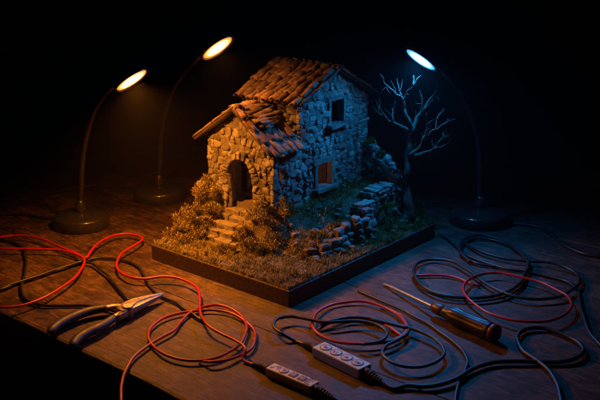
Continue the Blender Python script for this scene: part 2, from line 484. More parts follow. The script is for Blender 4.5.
# --- annex
rg = random.Random(5)
APEAK = 1.98; AEZ = 1.715; AEL = 1.80; APZ = 2.26
ARCH = ('arch', 1.965, .25, .66, 1.25)
bm = bmesh.new()
fo = [(HA0, GZ), (HA1, GZ), (HA1, AEL), (APEAK, APZ), (HA0, AEZ)]
lay_wall(bm, map_front(FB), fo, [ARCH], .138, .102, rg, ring=.125)
slab_with_holes(bm, map_front(FB), fo, [arch_hole(ARCH)], .13)
so = [(FB - .035, GZ), (TB0, GZ), (TB0, AEZ - .02), (FB - .035, AEZ - .02)]
lay_wall(bm, map_side(HA0), so, [], .19, .12, rg)
slab_with_holes(bm, map_side(HA0), [(FB + .131, GZ), (TB0, GZ), (TB0, AEZ - .02), (FB + .131, AEZ - .02)], [], .1)
so2 = [(FB, GZ), (TB0 + .1, GZ), (TB0 + .1, AEZ - .02), (FB, AEZ - .02)]
lay_wall(bm, map_left(HA1), so2, [], .19, .12, rg)
slab_with_holes(bm, map_left(HA1), [(FB + .131, GZ), (TB0 + .1, GZ), (TB0 + .1, AEZ - .02), (FB + .131, AEZ - .02)], [], .1)
annex = link('entrance_annex', bm, [M_STONE, M_MORTAR], dio)
bm = bmesh.new()
uc, r, v0, vs_ = ARCH[1:]
nv = 11
for k in range(nv):
    t0 = math.pi * (k + .03) / nv; t1 = math.pi * (k + .97) / nv
    ro = r + .125 + rg.uniform(-.02, .03)
    poly = [(uc + r * math.cos(t0), vs_ + r * math.sin(t0)), (uc + ro * math.cos(t0), vs_ + ro * math.sin(t0)), (uc + ro * math.cos(t1), vs_ + ro * math.sin(t1)), (uc + r * math.cos(t1), vs_ + r * math.sin(t1))]
    lay_stone(bm, poly, map_front(FB), rg.uniform(.045, .07), .004, rg)
link('door_arch', bm, M_STONE, annex)

# --- tower
rg = random.Random(8)
TPK = (TB0 + TB1) / 2; TEZ = 2.24; TEL = 2.33; TPZ = 2.71
W1 = ('rect', 2.53, 2.88, 1.91, 2.27)
W2 = ('rect', 2.19, 2.57, .93, 1.31)
bm = bmesh.new()
go = [(TB0 - .035, GZ), (TB1 + .03, GZ), (TB1 + .03, TEZ), (TPK, TPZ), (TB0 - .035, TEL)]
lay_wall(bm, map_side(TA0), go, [W1, W2], .150, .096, rg)
slab_with_holes(bm, map_side(TA0), [(TB0, GZ), (TB1, GZ), (TB1, TEZ), (TPK, TPZ), (TB0, TEL)], [rect_hole(W1), rect_hole(W2)], .13)
fo = [(TA0, 1.3), (TA1, 1.3), (TA1, TEL), (TA0, TEL)]
lay_wall(bm, map_front(TB0), fo, [], .18, .12, rg)
slab_with_holes(bm, map_front(TB0), [(TA0 + .131, 1.62), (TA1, 1.62), (TA1, TEL - .01), (TA0 + .131, TEL - .01)], [], .1)
slab_with_holes(bm, map_front(TB0), [(TA0 + .131, GZ), (TA0 + .24, GZ), (TA0 + .24, 1.619), (TA0 + .131, 1.619)], [], .1)
lay_wall(bm, map_left(TA1), [(TB0, GZ), (TB1, GZ), (TB1, TEZ), (TPK, TPZ), (TB0, TEL)], [], .24, .16, rg)
slab_with_holes(bm, map_left(TA1), [(TB0 + .101, GZ), (TB1, GZ), (TB1, TEZ), (TPK, TPZ), (TB0 + .101, TEL)], [], .1)
lay_wall(bm, map_back(TB1), [(TA0, GZ), (TA1, GZ), (TA1, TEZ), (TA0, TEZ)], [], .24, .16, rg)
slab_with_holes(bm, map_back(TB1), [(TA0 + .131, GZ), (TA1 - .101, GZ), (TA1 - .101, TEZ - .01), (TA0 + .131, TEZ - .01)], [], .1)
box(bm, LP(TA0 + .132, TB0 + .102, 1.56), LP(TA1 - .102, TB1 - .004, 1.60), None, 1)  # unseen slab added inside so the glow light leaves the upper window dark
tower = link('house_tower', bm, [M_STONE, M_MORTAR], dio)

def window(o, a, fw):
    bm = bmesh.new()
    u0, u1, v0, v1 = o[1:]
    d0, d1 = a - .050, a + .09
    for (x0, x1, y0, y1) in ((u0 - fw, u0 + .012, v0, v1 + .01), (u1 - .012, u1 + fw, v0, v1 + .005), (u0 - fw - .03, u1 + fw + .035, v1 + .011, v1 + .011 + fw * 1.2)):
        s = bmesh.new(); box(s, LP(d0 + rg.uniform(-.008, .012), x0, y0), LP(d1, x1, y1))
        bmesh.ops.subdivide_edges(s, edges=s.edges[:], cuts=4, use_grid_fill=True)
        for v in s.verts:
            v.co += Vector((nz(v.co, 11), nz(v.co + Vector((5, 0, 0)), 11), nz(v.co + Vector((0, 7, 0)), 11))) * .012
        me = bpy.data.meshes.new('tmp'); s.to_mesh(me); s.free(); bm.from_mesh(me); bpy.data.meshes.remove(me)
    return link('window_frame', bm, M_STONE, tower, smooth=False)
def sill(o, a):
    u0, u1, v0, v1 = o[1:]
    bm = bmesh.new(); box(bm, LP(a - .135, u0 - .09, v0 - .055), LP(a + .09, u1 + .07, v0 - .002))
    bmesh.ops.subdivide_edges(bm, edges=bm.edges[:], cuts=5, use_grid_fill=True)
    for v in bm.verts: v.co += Vector((nz(v.co, 9), nz(v.co + Vector((5, 0, 0)), 9), nz(v.co + Vector((0, 7, 0)), 9))) * .015
    return link('window_sill', bm, M_STONE, tower, smooth=False)
window(W1, TA0, .045); sill(W1, TA0); window(W2, TA0, .06); sill(W2, TA0)
# wooden inner shutter leaf standing ajar in the lower opening
bm = bmesh.new()
for k in range(3):
    M = Matrix.Translation(LP(TA0 + .06, W2[2] - .015, .94)) @ Matrix.Rotation(math.radians(118), 4, 'Z')
    box(bm, (.0 + k * .068, -.012, 0), (.064 + k * .068, .012, .36), M)
link('shutter', bm, M_TIMBER, tower, smooth=False)

# --- roofs
def barrel(bm, M, L, r0, r1, hf, th, rg, seg=8, mi=0):
    """tapered half-round tile lying along +y from its lower end, solid"""
    so = rg.random() * 40
    rings = []
    for j in range(5):
        y = L * j / 4; r = r0 + (r1 - r0) * j / 4
        ring = []
        for k in range(seg + 1):
            t = math.pi * k / seg
            q = Vector((math.cos(t) * r, y, math.sin(t) * r * hf))
            q += Vector((nz((q.x * 9 + so, y * 7, 1), 1), 0, nz((q.x * 9, y * 7 + so, 4), 1))) * .026
            if j == 0: q.y += .035 * nz((k * .9 + so, 0, 0))
            ring.append(q)
        for k in range(seg, -1, -1):
            t = math.pi * k / seg
            ring.append(Vector((math.cos(t) * (r - th), y + (.006 if j == 0 else 0), math.sin(t) * (r - th) * hf - .004)))
        rings.append([M @ p for p in ring])
    loft(bm, rings, True, mi)
def slope_frame(e0, e1, r0):
    """origin e0 (eave start), x along the eave to e1, y up the slope towards r0 (ridge above e0)"""
    x = (e1 - e0).normalized(); y = (r0 - e0); y = (y - x * y.dot(x)); L = y.length; y.normalize(); z = x.cross(y)
    if z.z < 0: z = -z
    return Matrix(((x.x, y.x, z.x, e0.x), (x.y, y.y, z.y, e0.y), (x.z, y.z, z.z, e0.z), (0, 0, 0, 1))), (e1 - e0).length, L
def tiled_slope(bm, e0, e1, r0, ncol, nrow, hf, rg, th=.018, mess=0.0, skip=lambda c, r: False):
    M, W, L = slope_frame(e0, e1, r0)
    pitch = W / ncol; tl = L / nrow * 1.28
    vs, fs = box(bm, (-.01, -.0, -.038), (W + .01, L, -.003), M, 1)
    for c in range(ncol):
        dz = rg.uniform(-.006, .012); dx = rg.uniform(-.012, .012)
        for r in range(nrow):
            if skip(c, r): continue
            x = (c + .5) * pitch + dx + rg.uniform(-.010, .010)
            y = r * L / nrow - .05 + rg.uniform(-.022, .022) - (.03 * rg.random() if r == 0 else 0)
            rot = Matrix.Rotation(rg.gauss(0, .05 + mess), 4, 'Z') @ Matrix.Rotation(-.055 + rg.gauss(0, .015 + mess * .3), 4, 'X') @ Matrix.Rotation(rg.gauss(0, .06), 4, 'Y')
            rr = pitch * rg.uniform(.43, .50)
            barrel(bm, M @ Matrix.Translation((x, y, .012 + dz + rg.uniform(0, .01))) @ rot, tl, rr, rr * .82, hf, th, rg)
    # pans between
    for c in range(ncol + 1):
        for r in range(nrow):
            x = c * pitch + rg.uniform(-.01, .01); y = r * L / nrow - .03 + rg.uniform(-.02, .02)
            s = box(bm, (x - pitch * .3, y, -.006 + r * 0), (x + pitch * .3, y + tl, .012), M @ Matrix.Translation((0, 0, .0)) )
    return M, W, L
rg = random.Random(21)
bm = bmesh.new()
RA0, RA1 = TA0 - .10, TA1 + .07
RPZ = 2.80
el, er = TB0 - .12, TB1 + .18
slp = .53
ez_l = RPZ - (TPK - el) * .45; ez_r = RPZ - (er - TPK) * slp
tiled_slope(bm, LP(RA0, el, ez_l), LP(RA1, el, ez_l), LP(RA0, TPK, RPZ), 9, 5, 1.0, rg, th=.022, mess=.035)
tiled_slope(bm, LP(RA1, er, ez_r), LP(RA0, er, ez_r), LP(RA1, TPK, RPZ), 9, 5, 1.0, rg, th=.022, mess=.035)
for k in range(6):                                    # ridge caps
    L = (RA1 - RA0) / 6
    Mx = axis_matrix(LP(RA0 + k * L - .02, TPK, RPZ - .035), Vector((0, 0, 1)), Vector((-1, 0, 0)))
    Mx = Matrix.Translation(LP(RA0 + k * L - .03, TPK + rg.uniform(-.01, .01), RPZ - .03 + rg.uniform(0, .015))) @ Matrix.Rotation(rg.gauss(0, .05), 4, 'Z')
    barrel(bm, Mx, L * 1.25, .088, .075, .8, .02, rg)
roof = link('roof', bm, [M_TILE, M_TIMBER], tower)
roof['label'] = 'larger upper roof of rounded clay tiles'
# rafter ends under the left eave
for k in range(6):
    bm = bmesh.new()
    a = TA0 + .04 + k * .21
    M, W, L = slope_frame(LP(RA0, el, ez_l), LP(RA1, el, ez_l), LP(RA0, TPK, RPZ))
    x = a - RA0
    box(bm, (x, .02, -.115), (x + .05, .3, -.057), M); link('rafter', bm, M_TIMBER, tower, smooth=False)

rg = random.Random(33)
bm = bmesh.new()
QB0, QB1 = FB - .13, TB0 - .05
QPZ = 2.335
al, ar = HA1 + .16, HA0 - .09
sl = .68
zl = QPZ - (al - APEAK) * sl; zr = QPZ - (APEAK - ar) * .80
# right slope, seen from the front: lower courses intact, upper part collapsed into loose tiles
tiled_slope(bm, LP(ar, QB1, zr), LP(ar, QB0, zr), LP(APEAK, QB1, QPZ), 5, 4, .38, rg, skip=lambda c, r: r >= 2 and c < 4)
tiled_slope(bm, LP(al, QB0, zl), LP(al, QB1, zl), LP(APEAK, QB0, QPZ), 5, 4, .75, rg)
M, W, L = slope_frame(LP(ar, QB1, zr), LP(ar, QB0, zr), LP(APEAK, QB1, QPZ))
for k in range(13):                                   # slipped tiles heaped below the ridge
    y = L * (.50 + .5 * k / 13); x = W * rg.uniform(.28, .5)
    Mx = M @ Matrix.Translation((x + .30, y - .02, .035 + rg.uniform(0, .02))) @ Matrix.Rotation(math.radians(88) + rg.gauss(0, .10), 4, 'Z') @ Matrix.Rotation(rg.gauss(0, .05), 4, 'X') @ Matrix.Rotation(.25 + rg.gauss(0, .1), 4, 'Y')
    barrel(bm, Mx, rg.uniform(.34, .55), .055, .048, .55, .016, rg)
for k in range(4):
    L2 = (QB1 - QB0) / 4
    Mx = Matrix.Translation(LP(APEAK + rg.uniform(-.012, .012), QB0 + k * L2 - .01, QPZ - .03)) @ Matrix.Rotation(math.radians(-90) + rg.gauss(0, .05), 4, 'Z')
    barrel(bm, Mx, L2 * 1.2, .08, .07, .75, .02, rg)
roof = link('roof', bm, [M_TILE, M_TIMBER], annex)
roof['label'] = 'lower porch roof with slipped and broken tiles'
# barge boards on the gable of the annex
bm = bmesh.new()
for (a0, z0, a1, z1) in ((ar, zr, APEAK, QPZ), (APEAK, QPZ, al, zl)):
    p, q = LP(a0, QB0 - .012, z0 - .03), LP(a1, QB0 - .012, z1 - .03)
    pts = [p.lerp(q, i / 9) + Vector((0, 0, .012 * nz((i * 1.3, a0, 0)))) for i in range(10)]
    tube(bm, pts, .022, 6)
link('barge_board', bm, M_TIMBER, annex, smooth=False)

ld = bpy.data.lights.new('added_window_glow', 'POINT'); ld.energy = 3.2; ld.color = (1, .33, .05); ld.shadow_soft_size = .03  # point light added inside to give the lower window its warm glow
lo = bpy.data.objects.new('added_window_glow', ld); COL.objects.link(lo); lo.parent = tower; lo.location = LP(1.60, 2.02, 1.18)
# --- ruined wall, retaining walls
rg = random.Random(14)
bm = bmesh.new()
RB = 3.44
prof = [(1.30, 1.44), (1.12, 1.40), (1.02, 1.26), (.90, 1.23), (.80, 1.08), (.66, 1.03), (.58, .84), (.50, .80)]
for i in range(len(prof) - 1):
    a1, z1 = prof[i]; a0, z0 = prof[i + 1]
    zt = min(z1, z0 + .03)
    ol = [(a0, .35), (a1, .35), (a1, z1 - .02), (a0, z0 - .02)]
    lay_wall(bm, map_front(RB), ol, [], .15, .105, rg, h=(.02, .05))
    slab_with_holes(bm, map_front(RB), ol, [], .13)
    lay_wall(bm, map_back(RB + .13), ol, [], .2, .13, rg)
# end face towards the tree, and cap stones
z = .35
while z < .8:
    hgt = rg.uniform(.09, .13)
    lay_stone(bm, [(RB - .02, z), (RB + .14, z), (RB + .14, z + hgt), (RB - .02, z + hgt)], map_side(.50), .05, .006, rg); z += hgt
def rock_mesh(bm, c, rx, ry, rz_, rg, rot=0, mi=0, sub=3):
    r = bmesh.ops.create_icosphere(bm, subdivisions=sub, radius=1)
    so = Vector((rg.random() * 50, rg.random() * 50, rg.random() * 50))
    cr, sr = math.cos(rot), math.sin(rot)
    for v in r['verts']:
        p = v.co.copy()
        # flatten towards a blocky form
        k = max(abs(p.x), abs(p.y), abs(p.z)); p = p.lerp(p / k * .82, .78)
        p *= 1 + .34 * noise.noise(p * 1.3 + so) + .16 * noise.noise(p * 3.4 + so) + .07 * noise.noise(p * 8 + so)
        x, y = p.x * rx, p.y * ry
        v.co = Vector((c[0] + x * cr - y * sr, c[1] + x * sr + y * cr, c[2] + p.z * rz_))
for i in range(len(prof) - 1):
    a1, z1 = prof[i]; a0, z0 = prof[i + 1]
    n = max(2, round((a1 - a0) / .07))
    for k in range(n):
        f = (k + .5) / n
        rock_mesh(bm, LP(a1 + (a0 - a1) * f, RB + .06 + rg.uniform(-.04, .04), z1 + (z0 - z1) * f), rg.uniform(.06, .10), rg.uniform(.045, .07), rg.uniform(.04, .07), rg, rg.uniform(-.5, .5))
ruin = link('ruined_wall', bm, [M_STONE, M_MORTAR], dio)

bm = bmesh.new()
# stepped retaining wall beside the tree (faces -a and -b)
def block(b0, b1, a, z1, depth=.18):
    lay_wall(bm, map_side(a), [(b0, .3), (b1, .3), (b1, z1), (b0, z1)], [], .13, .08, rg, h=(.015, .045))
    slab_with_holes(bm, map_side(a), [(b0, .3), (b1, .3), (b1, z1), (b0, z1)], [], depth)
    lay_wall(bm, map_front(b0), [(a, .3), (a + depth, .3), (a + depth, z1), (a, z1)], [], .13, .08, rg, h=(.015, .04))
    n = max(2, round((b1 - b0) / .15))
    for k in range(n):
        f = (k + .5) / n
        rock_mesh(bm, LP(a + depth * .45 + rg.uniform(-.03, .02), b0 + (b1 - b0) * f, z1 + .012), (b1 - b0) / n * .58, depth * .55, .04, rg, rg.uniform(-.15, .15))
block(2.74, 3.30, .60, .86, .26)
block(2.36, 2.72, .55, .72, .2)
b = .98
while b < 2.4:                                        # dry-stone courses rising towards the block
    ae = edge_a(b)
    top = H(ae + .14, b) + .03 + .05 * rg.random() * (1 if rg.random() > .25 else -1.2)
    z = H(max(.06, ae - .12), b) - .01; row = 0
    wd = rg.uniform(.065, .125)
    if rg.random() < .22: top -= .09
    while z < top:
        hh = rg.uniform(.04, .078)
        rock_mesh(bm, LP(ae - .03 + row * .035 + rg.uniform(-.02, .02), b + wd + rg.uniform(-.02, .02), z + hh), wd * rg.uniform(.95, 1.15), rg.uniform(.055, .085), hh * 1.15, rg, rg.uniform(-.3, .3))
        z += hh * 1.75; row += 1
    b += wd * 1.8
link('retaining_wall', bm, [M_STONE, M_MORTAR], dio)

# --- steps below the arch
rg = random.Random(3)
for k in range(5):
    bm = bmesh.new()
    b1 = FB + .12 - k * .125; z1 = .69 - k * .086
    ac = 1.97 - .025 * k + rg.uniform(-.02, .02); wd = .345 + .035 * k
    n = 2 if k in (0, 2) else 3
    xs = sorted([ac - wd, ac + wd] + [ac - wd + 2 * wd * (j + rg.uniform(.8, 1.2)) / n for j in range(n - 1)])
    for j in range(len(xs) - 1):
        sb = bmesh.new()
        db = rg.uniform(-.025, .015); dz = rg.uniform(-.012, .010)
        box(sb, LP(xs[j] + .006, b1 - .155 + db, z1 - .15), LP(xs[j + 1] - .006, b1 + .03, z1 + dz))
        bevel_edges(sb, .010, 1)
        bmesh.ops.subdivide_edges(sb, edges=[e for e in sb.edges if e.calc_length() > .05], cuts=4, use_grid_fill=True)
        o_ = rg.random() * 30
        for v in sb.verts:
            q = v.co * 9 + Vector((o_, 0, 0)); q2 = v.co * 24 + Vector((0, o_, 0))
            v.co += Vector((noise.noise(q) * .022 + noise.noise(q2) * .010, noise.noise(q + Vector((9, 0, 0))) * .022, noise.noise(q + Vector((0, 9, 0))) * .014 + noise.noise(q2) * .007))
        me = bpy.data.meshes.new('tmp'); sb.to_mesh(me); sb.free(); bm.from_mesh(me); bpy.data.meshes.remove(me)
    link('step', bm, M_STEP, dio, smooth=False)

# --- loose rocks
rg = random.Random(77)
spots = [(.50, 1.05, .10), (.40, 1.18, .12), (.46, 1.36, .085), (.36, 1.02, .075), (.30, 1.25, .06), (.5, 1.55, .07), (.44, 1.72, .095), (.49, 1.88, .08),
         (.33, 1.62, .05), (.86, 1.16, .075), (.74, 1.02, .055), (1.02, 1.22, .06), (1.10, .98, .05), (.62, .82, .05), (.28, 2.12, .055), (.36, 2.5, .06), (.22, 2.8, .05),
         (.26, 3.30, .085), (.38, 3.22, .075), (.22, 3.45, .06), (.45, 3.12, .065), (.16, 3.18, .05), (.3, 3.56, .05), (2.30, .60, .09), (2.42, .78, .10), (2.22, .42, .07), (2.50, .55, .06), (1.45, .62, .075), (1.38, .46, .055), (1.52, .86, .07),
         (.74, 1.46, .085), (.66, 1.62, .07), (.82, 1.66, .06), (.78, 2.05, .08), (.70, 2.2, .065), (.92, 1.42, .06), (.58, 1.2, .08), (.24, 1.5, .06), (.2, 1.66, .05), (.27, 2.3, .06), (.3, 2.95, .07), (.24, 3.05, .055), (.18, 1.9, .04), (1.0, .5, .045), (.7, .4, .035), (1.75, .22, .035), (2.1, .2, .04), (.2, .6, .03), (1.12, 1.75, .05), (1.1, 2.0, .06), (.95, 2.3, .05)]
for a, b, s in spots:
    s *= .86
    bm = bmesh.new()
    rock_mesh(bm, LP(a, b, H(a, b) + s * .28), s * rg.uniform(.85, 1.25), s * rg.uniform(.75, 1.05), s * rg.uniform(.6, .85), rg, rg.uniform(0, 3))
    link('rock', bm, M_ROCK, dio)

# --- grass
rg = random.Random(9)
bm = bmesh.new()
def blade(bm, p, h, w, lean, rg, mi=0):
    t = rg.random() * 6.283
    d = Vector((math.cos(t), math.sin(t), 0)); s = Vector((-d.y, d.x, 0)) * w
    m = p + d * (lean * .35) + Vector((0, 0, h * .6)); e = p + d * lean + Vector((0, 0, h))
    v = [bm.verts.new(q) for q in (p - s, p + s, m + s * .7, m - s * .7, e)]
    bm.faces.new((v[0], v[1], v[2], v[3])).material_index = mi; bm.faces.new((v[3], v[2], v[4])).material_index = mi
def blocked(a, b):
    if HA0 - .03 < a < HA1 + .03 and FB - .03 < b < TB0: return True
    if TA0 - .03 < a < TA1 + .03 and TB0 <= b < TB1: return True
    if abs(a - 1.93) < .38 and .55 < b < FB + .1: return True
    return False
cnt = 0
while cnt < 42000:
    a, b = rg.uniform(.015, BA - .015), rg.uniform(.015, BB - .015)
    if blocked(a, b): continue
    cl = .5 + .5 * nz((a * 2.6, b * 2.6, 7)) + .35 * nz((a * 8, b * 8, 1))
    path = math.exp(-((a - .85 - .1 * math.sin(b * 2)) / .17) ** 2) * sstep(b, .8, 1.4) * (1 - sstep(b, 2.5, 3))
    if rg.random() > cl * 1.3 * (1 - .85 * path) + .12: continue
    h = rg.uniform(.02, .055) * (.6 + 1.0 * max(0, cl - .25))
    blade(bm, LP(a, b, H(a, b) - .006), h, rg.uniform(.0025, .0048), rg.uniform(.01, .05), rg)
    cnt += 1
for k in range(900):                                  # taller tufts
    a, b = rg.uniform(.05, BA - .05), rg.uniform(.05, BB - .05)
    if blocked(a, b) or nz((a * 2.2, b * 2.2, 3)) < .02: continue
    for j in range(16):
        blade(bm, LP(a + rg.gauss(0, .018), b + rg.gauss(0, .018), H(a, b) - .005), rg.uniform(.06, .13), .0035, rg.uniform(.02, .08), rg)
def moss(a, b, r, n):
    for _ in range(n):
        x, y = rg.gauss(0, r * .5), rg.gauss(0, r * .5); d = math.hypot(x, y) / r
        aa, bb = a + x, b + y
        if not (.02 < aa < BA - .02 and .02 < bb < BB - .02): continue
        p = LP(aa, bb, H(aa, bb) + max(0, 1 - d * d) * r * rg.uniform(.1, .75))
        L = rg.uniform(.010, .024)
        dv = Vector((rg.gauss(0, 1), rg.gauss(0, 1), rg.gauss(.6, .8))).normalized(); sv = dv.orthogonal().normalized() * L * .35
        bm.faces.new([bm.verts.new(q) for q in (p, p + dv * L * .5 + sv, p + dv * L, p + dv * L * .5 - sv)])
for k in range(150):
    a, b = rg.uniform(.05, BA - .05), rg.uniform(.05, BB - .05)
    if blocked(a, b): continue
    moss(a, b, rg.uniform(.05, .13), 90)
for k in range(60):                                   # along the foot of the walls and the rocks
    b = rg.uniform(FB, TB1); moss(HA0 - .06 + rg.uniform(-.05, .02), b, rg.uniform(.05, .11), 110)
for a, b, s_ in spots:
    for _ in range(2): moss(a + rg.uniform(-.08, .08), b + rg.uniform(-.08, .08), s_ * 1.1, 60)
for k in range(70):                                   # turf growing through the dry-stone edge
    b = rg.uniform(.95, 2.5); moss(edge_a(b) + rg.uniform(-.09, .10), b, rg.uniform(.05, .10), 70)
for k in range(500):
    b = rg.uniform(.9, 3.4); a = edge_a(b) + .03 + rg.gauss(0, .07)
    for j in range(9): blade(bm, LP(a + rg.gauss(0, .015), b + rg.gauss(0, .015), H(a, b) - .005), rg.uniform(.04, .11), .0035, rg.uniform(.02, .07), rg)
for k in range(26): moss(rg.uniform(2.25, 2.75), rg.uniform(.3, 1.1), rg.uniform(.06, .12), 110)
for k in range(16): moss(rg.uniform(1.35, 1.6), rg.uniform(.45, 1.08), rg.uniform(.05, .1), 100)
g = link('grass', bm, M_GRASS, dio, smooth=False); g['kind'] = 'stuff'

# --- shrubs
def shrub(a, b, z, ra, rb, rz_, n, seed, mat=M_SHRUB):
    rg = random.Random(seed); bm = bmesh.new()
    base = LP(a, b, z)
    lobes = []
    for _ in range(17):
        x, y = rg.gauss(0, .62), rg.gauss(0, .62)
        lobes.append((Vector((x * rb, y * ra, rg.uniform(.0, .95) * rz_ * math.exp(-(x * x + y * y) * .55))), rg.uniform(.18, .52)))
    for k in range(int(n * 1.5)):
        c, s = rg.choice(lobes)
        d = Vector((rg.gauss(0, 1), rg.gauss(0, 1), rg.gauss(0, 1))).normalized() * (rg.random() ** .4) * s
        p = base + c + Vector((d.x * rb, d.y * ra, d.z * rz_ * .8))
        if p.z < z - .02: continue
        L = rg.uniform(.022, .060)
        dv = (Vector((d.x, d.y, d.z + .7)).normalized() + Vector((rg.gauss(0, .55), rg.gauss(0, .55), rg.gauss(.1, .5)))).normalized()
        sv = dv.cross(Vector((rg.gauss(0, 1), rg.gauss(0, 1), rg.gauss(0, 1)))).normalized() * L * rg.uniform(.06, .16)
        v = [bm.verts.new(q) for q in (p, p + dv * L * .5 + sv, p + dv * L, p + dv * L * .5 - sv)]
        bm.faces.new(v)
    for c, s in lobes:                               # twigs inside
        tube(bm, [base + Vector((0, 0, -.03)), base + c * .5, base + c * 1.25], lambda t: .008 * (1 - t) + .002, 5)
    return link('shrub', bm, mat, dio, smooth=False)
shrub(2.60, 1.00, H(2.60, 1.0) - .02, .20, .17, .44, 3600, 1)['label'] = 'tallest golden shrub at the left of the arch'
shrub(2.60, .72, H(2.6, .72) - .02, .24, .18, .32, 3200, 2)
shrub(2.56, .42, H(2.56, .42) - .02, .20, .18, .20, 2400, 3)
shrub(2.36, .86, H(2.36, .86) - .02, .11, .11, .22, 1300, 4)
shrub(2.38, .58, H(2.38, .58) - .02, .12, .13, .18, 1500, 18)
shrub(1.36, .96, H(1.36, .96) - .02, .15, .14, .32, 2400, 5)
shrub(1.18, 1.24, H(1.18, 1.24) - .02, .12, .16, .30, 2000, 6)
shrub(1.50, .70, H(1.5, .7) - .02, .13, .13, .22, 1800, 7)
shrub(1.24, .66, H(1.24, .66) - .02, .15, .15, .17, 1700, 19)
shrub(1.62, .42, H(1.62, .42) - .02, .12, .10, .11, 1000, 20)
shrub(.20, 3.30, H(.2, 3.3) - .02, .10, .12, .16, 1200, 21)
shrub(.44, 3.60, H(.44, 3.6) - .02, .09, .06, .30, 1300, 22)
shrub(1.22, 2.75, .58, .10, .18, .18, 1400, 8)
shrub(1.16, 2.02, .54, .08, .16, .13, 1000, 9)
shrub(.80, 3.08, .76, .15, .22, .12, 1500, 10)
shrub(.30, 3.58, .34, .10, .07, .26, 1000, 11)
shrub(.62, 1.32, .48, .09, .11, .13, 900, 12)
shrub(.58, 1.76, .50, .08, .12, .12, 900, 13)
shrub(.98, .86, .36, .12, .11, .13, 900, 14)
shrub(1.06, 3.32, .72, .08, .05, .10, 500, 15)
shrub(.96, 3.46, 1.26, .07, .05, .09, 400, 16)
shrub(1.20, 3.48, 1.44, .06, .05, .10, 400, 17)
# --- dry stems beside the lower window
for seed, pts in ((1, [(1.16, 2.86, .58), (1.18, 2.78, .85), (1.2, 2.70, 1.08), (1.2, 2.62, 1.28)]), (2, [(1.1, 2.98, .58), (1.1, 2.96, .8), (1.12, 2.99, .98), (1.1, 2.95, 1.14)]),
                  (3, [(.60, 1.5, .48), (.57, 1.48, .62), (.6, 1.5, .74), (.58, 1.47, .82)])):
    rg = random.Random(seed); bm = bmesh.new()
    P = catmull([LP(*p) for p in pts], .03)
    tube(bm, P, lambda t: .009 * (1 - .7 * t), 6)
    for k in range(7):
        i = rg.randrange(len(P) // 4, len(P)); d = Vector((rg.gauss(0, 1), rg.gauss(0, .5), .8)).normalized()
        L = rg.uniform(.06, .14); q = P[i] + d * L
        tube(bm, [P[i], P[i] + d * L * .5 + Vector((0, 0, .01)), q], lambda t: .005 * (1 - .6 * t), 5)
        for j in range(3):
            e = q + Vector((rg.gauss(0, .02), rg.gauss(0, .02), rg.gauss(0, .02)))
            s = Vector((rg.gauss(0, 1), rg.gauss(0, 1), rg.gauss(0, 1))).normalized() * .014; u = s.orthogonal()
            bm.faces.new([bm.verts.new(x) for x in (e - s, e + u * .5, e + s, e - u * .5)])
    link('dry_stem', bm, M_STEM, dio, smooth=False)

# --- bare tree, drawn as limbs in the plane of its trunk with depth to each limb
TBASE = (.40, 3.44)
tw = CEN + BX * (TBASE[1] - BB / 2) + AX * (TBASE[0] - BA / 2)
def tp(cx, cy, dy): return w2l(dp(280 + cx / 3.3333, 50 + cy / 3.3333, tw.y + dy))
def limb(bm, pts, r0, r1, rg, seg=9):
    P = catmull(pts, .03)
    P = [p + Vector((nz(p, 9), nz(p + Vector((3, 1, 0)), 9), nz(p + Vector((0, 5, 0)), 9))) * .022 for p in P]
    tube(bm, P, lambda t: (r0 + (r1 - r0) * t ** .8) * (1.12 + .22 * noise.noise(Vector((t * 14 + r0 * 300, 0, 0)))), seg)
rg = random.Random(4)
bm = bmesh.new()
g0 = LP(TBASE[0], TBASE[1], H(*TBASE) - .05)
trunk = [g0, tp(428, 510, 0), tp(424, 455, 0), tp(427, 400, 0), tp(428, 340, .0), tp(432, 292, 0), tp(440, 262, 0)]
P = catmull(trunk, .03)
P = [p + Vector((nz(p, 4), nz(p + Vector((3, 1, 0)), 4), 0)) * .05 for p in P]
tube(bm, P, lambda t: .040 + .10 * math.exp(-t * 5) + .014 * (1 - t), 14)
for k in range(6):                                    # root flare
    t_ = k * 1.05 + .3; d = Vector((math.cos(t_), math.sin(t_), 0))
    r_ = .24 + .08 * rg.random()
    e = g0 + d * r_; a_, b_ = e.y + BA / 2, e.x + BB / 2
    a_, b_ = min(max(a_, .05), BA - .05), min(max(b_, .05), BB - .05)
    limb(bm, [g0 + Vector((0, 0, .28)) + d * .03, g0 + d * .10 + Vector((0, 0, .12)), LP(a_, b_, H(a_, b_) - .03)], .05, .014, rg)
tree = link('bare_tree', bm, M_BARK, dio)
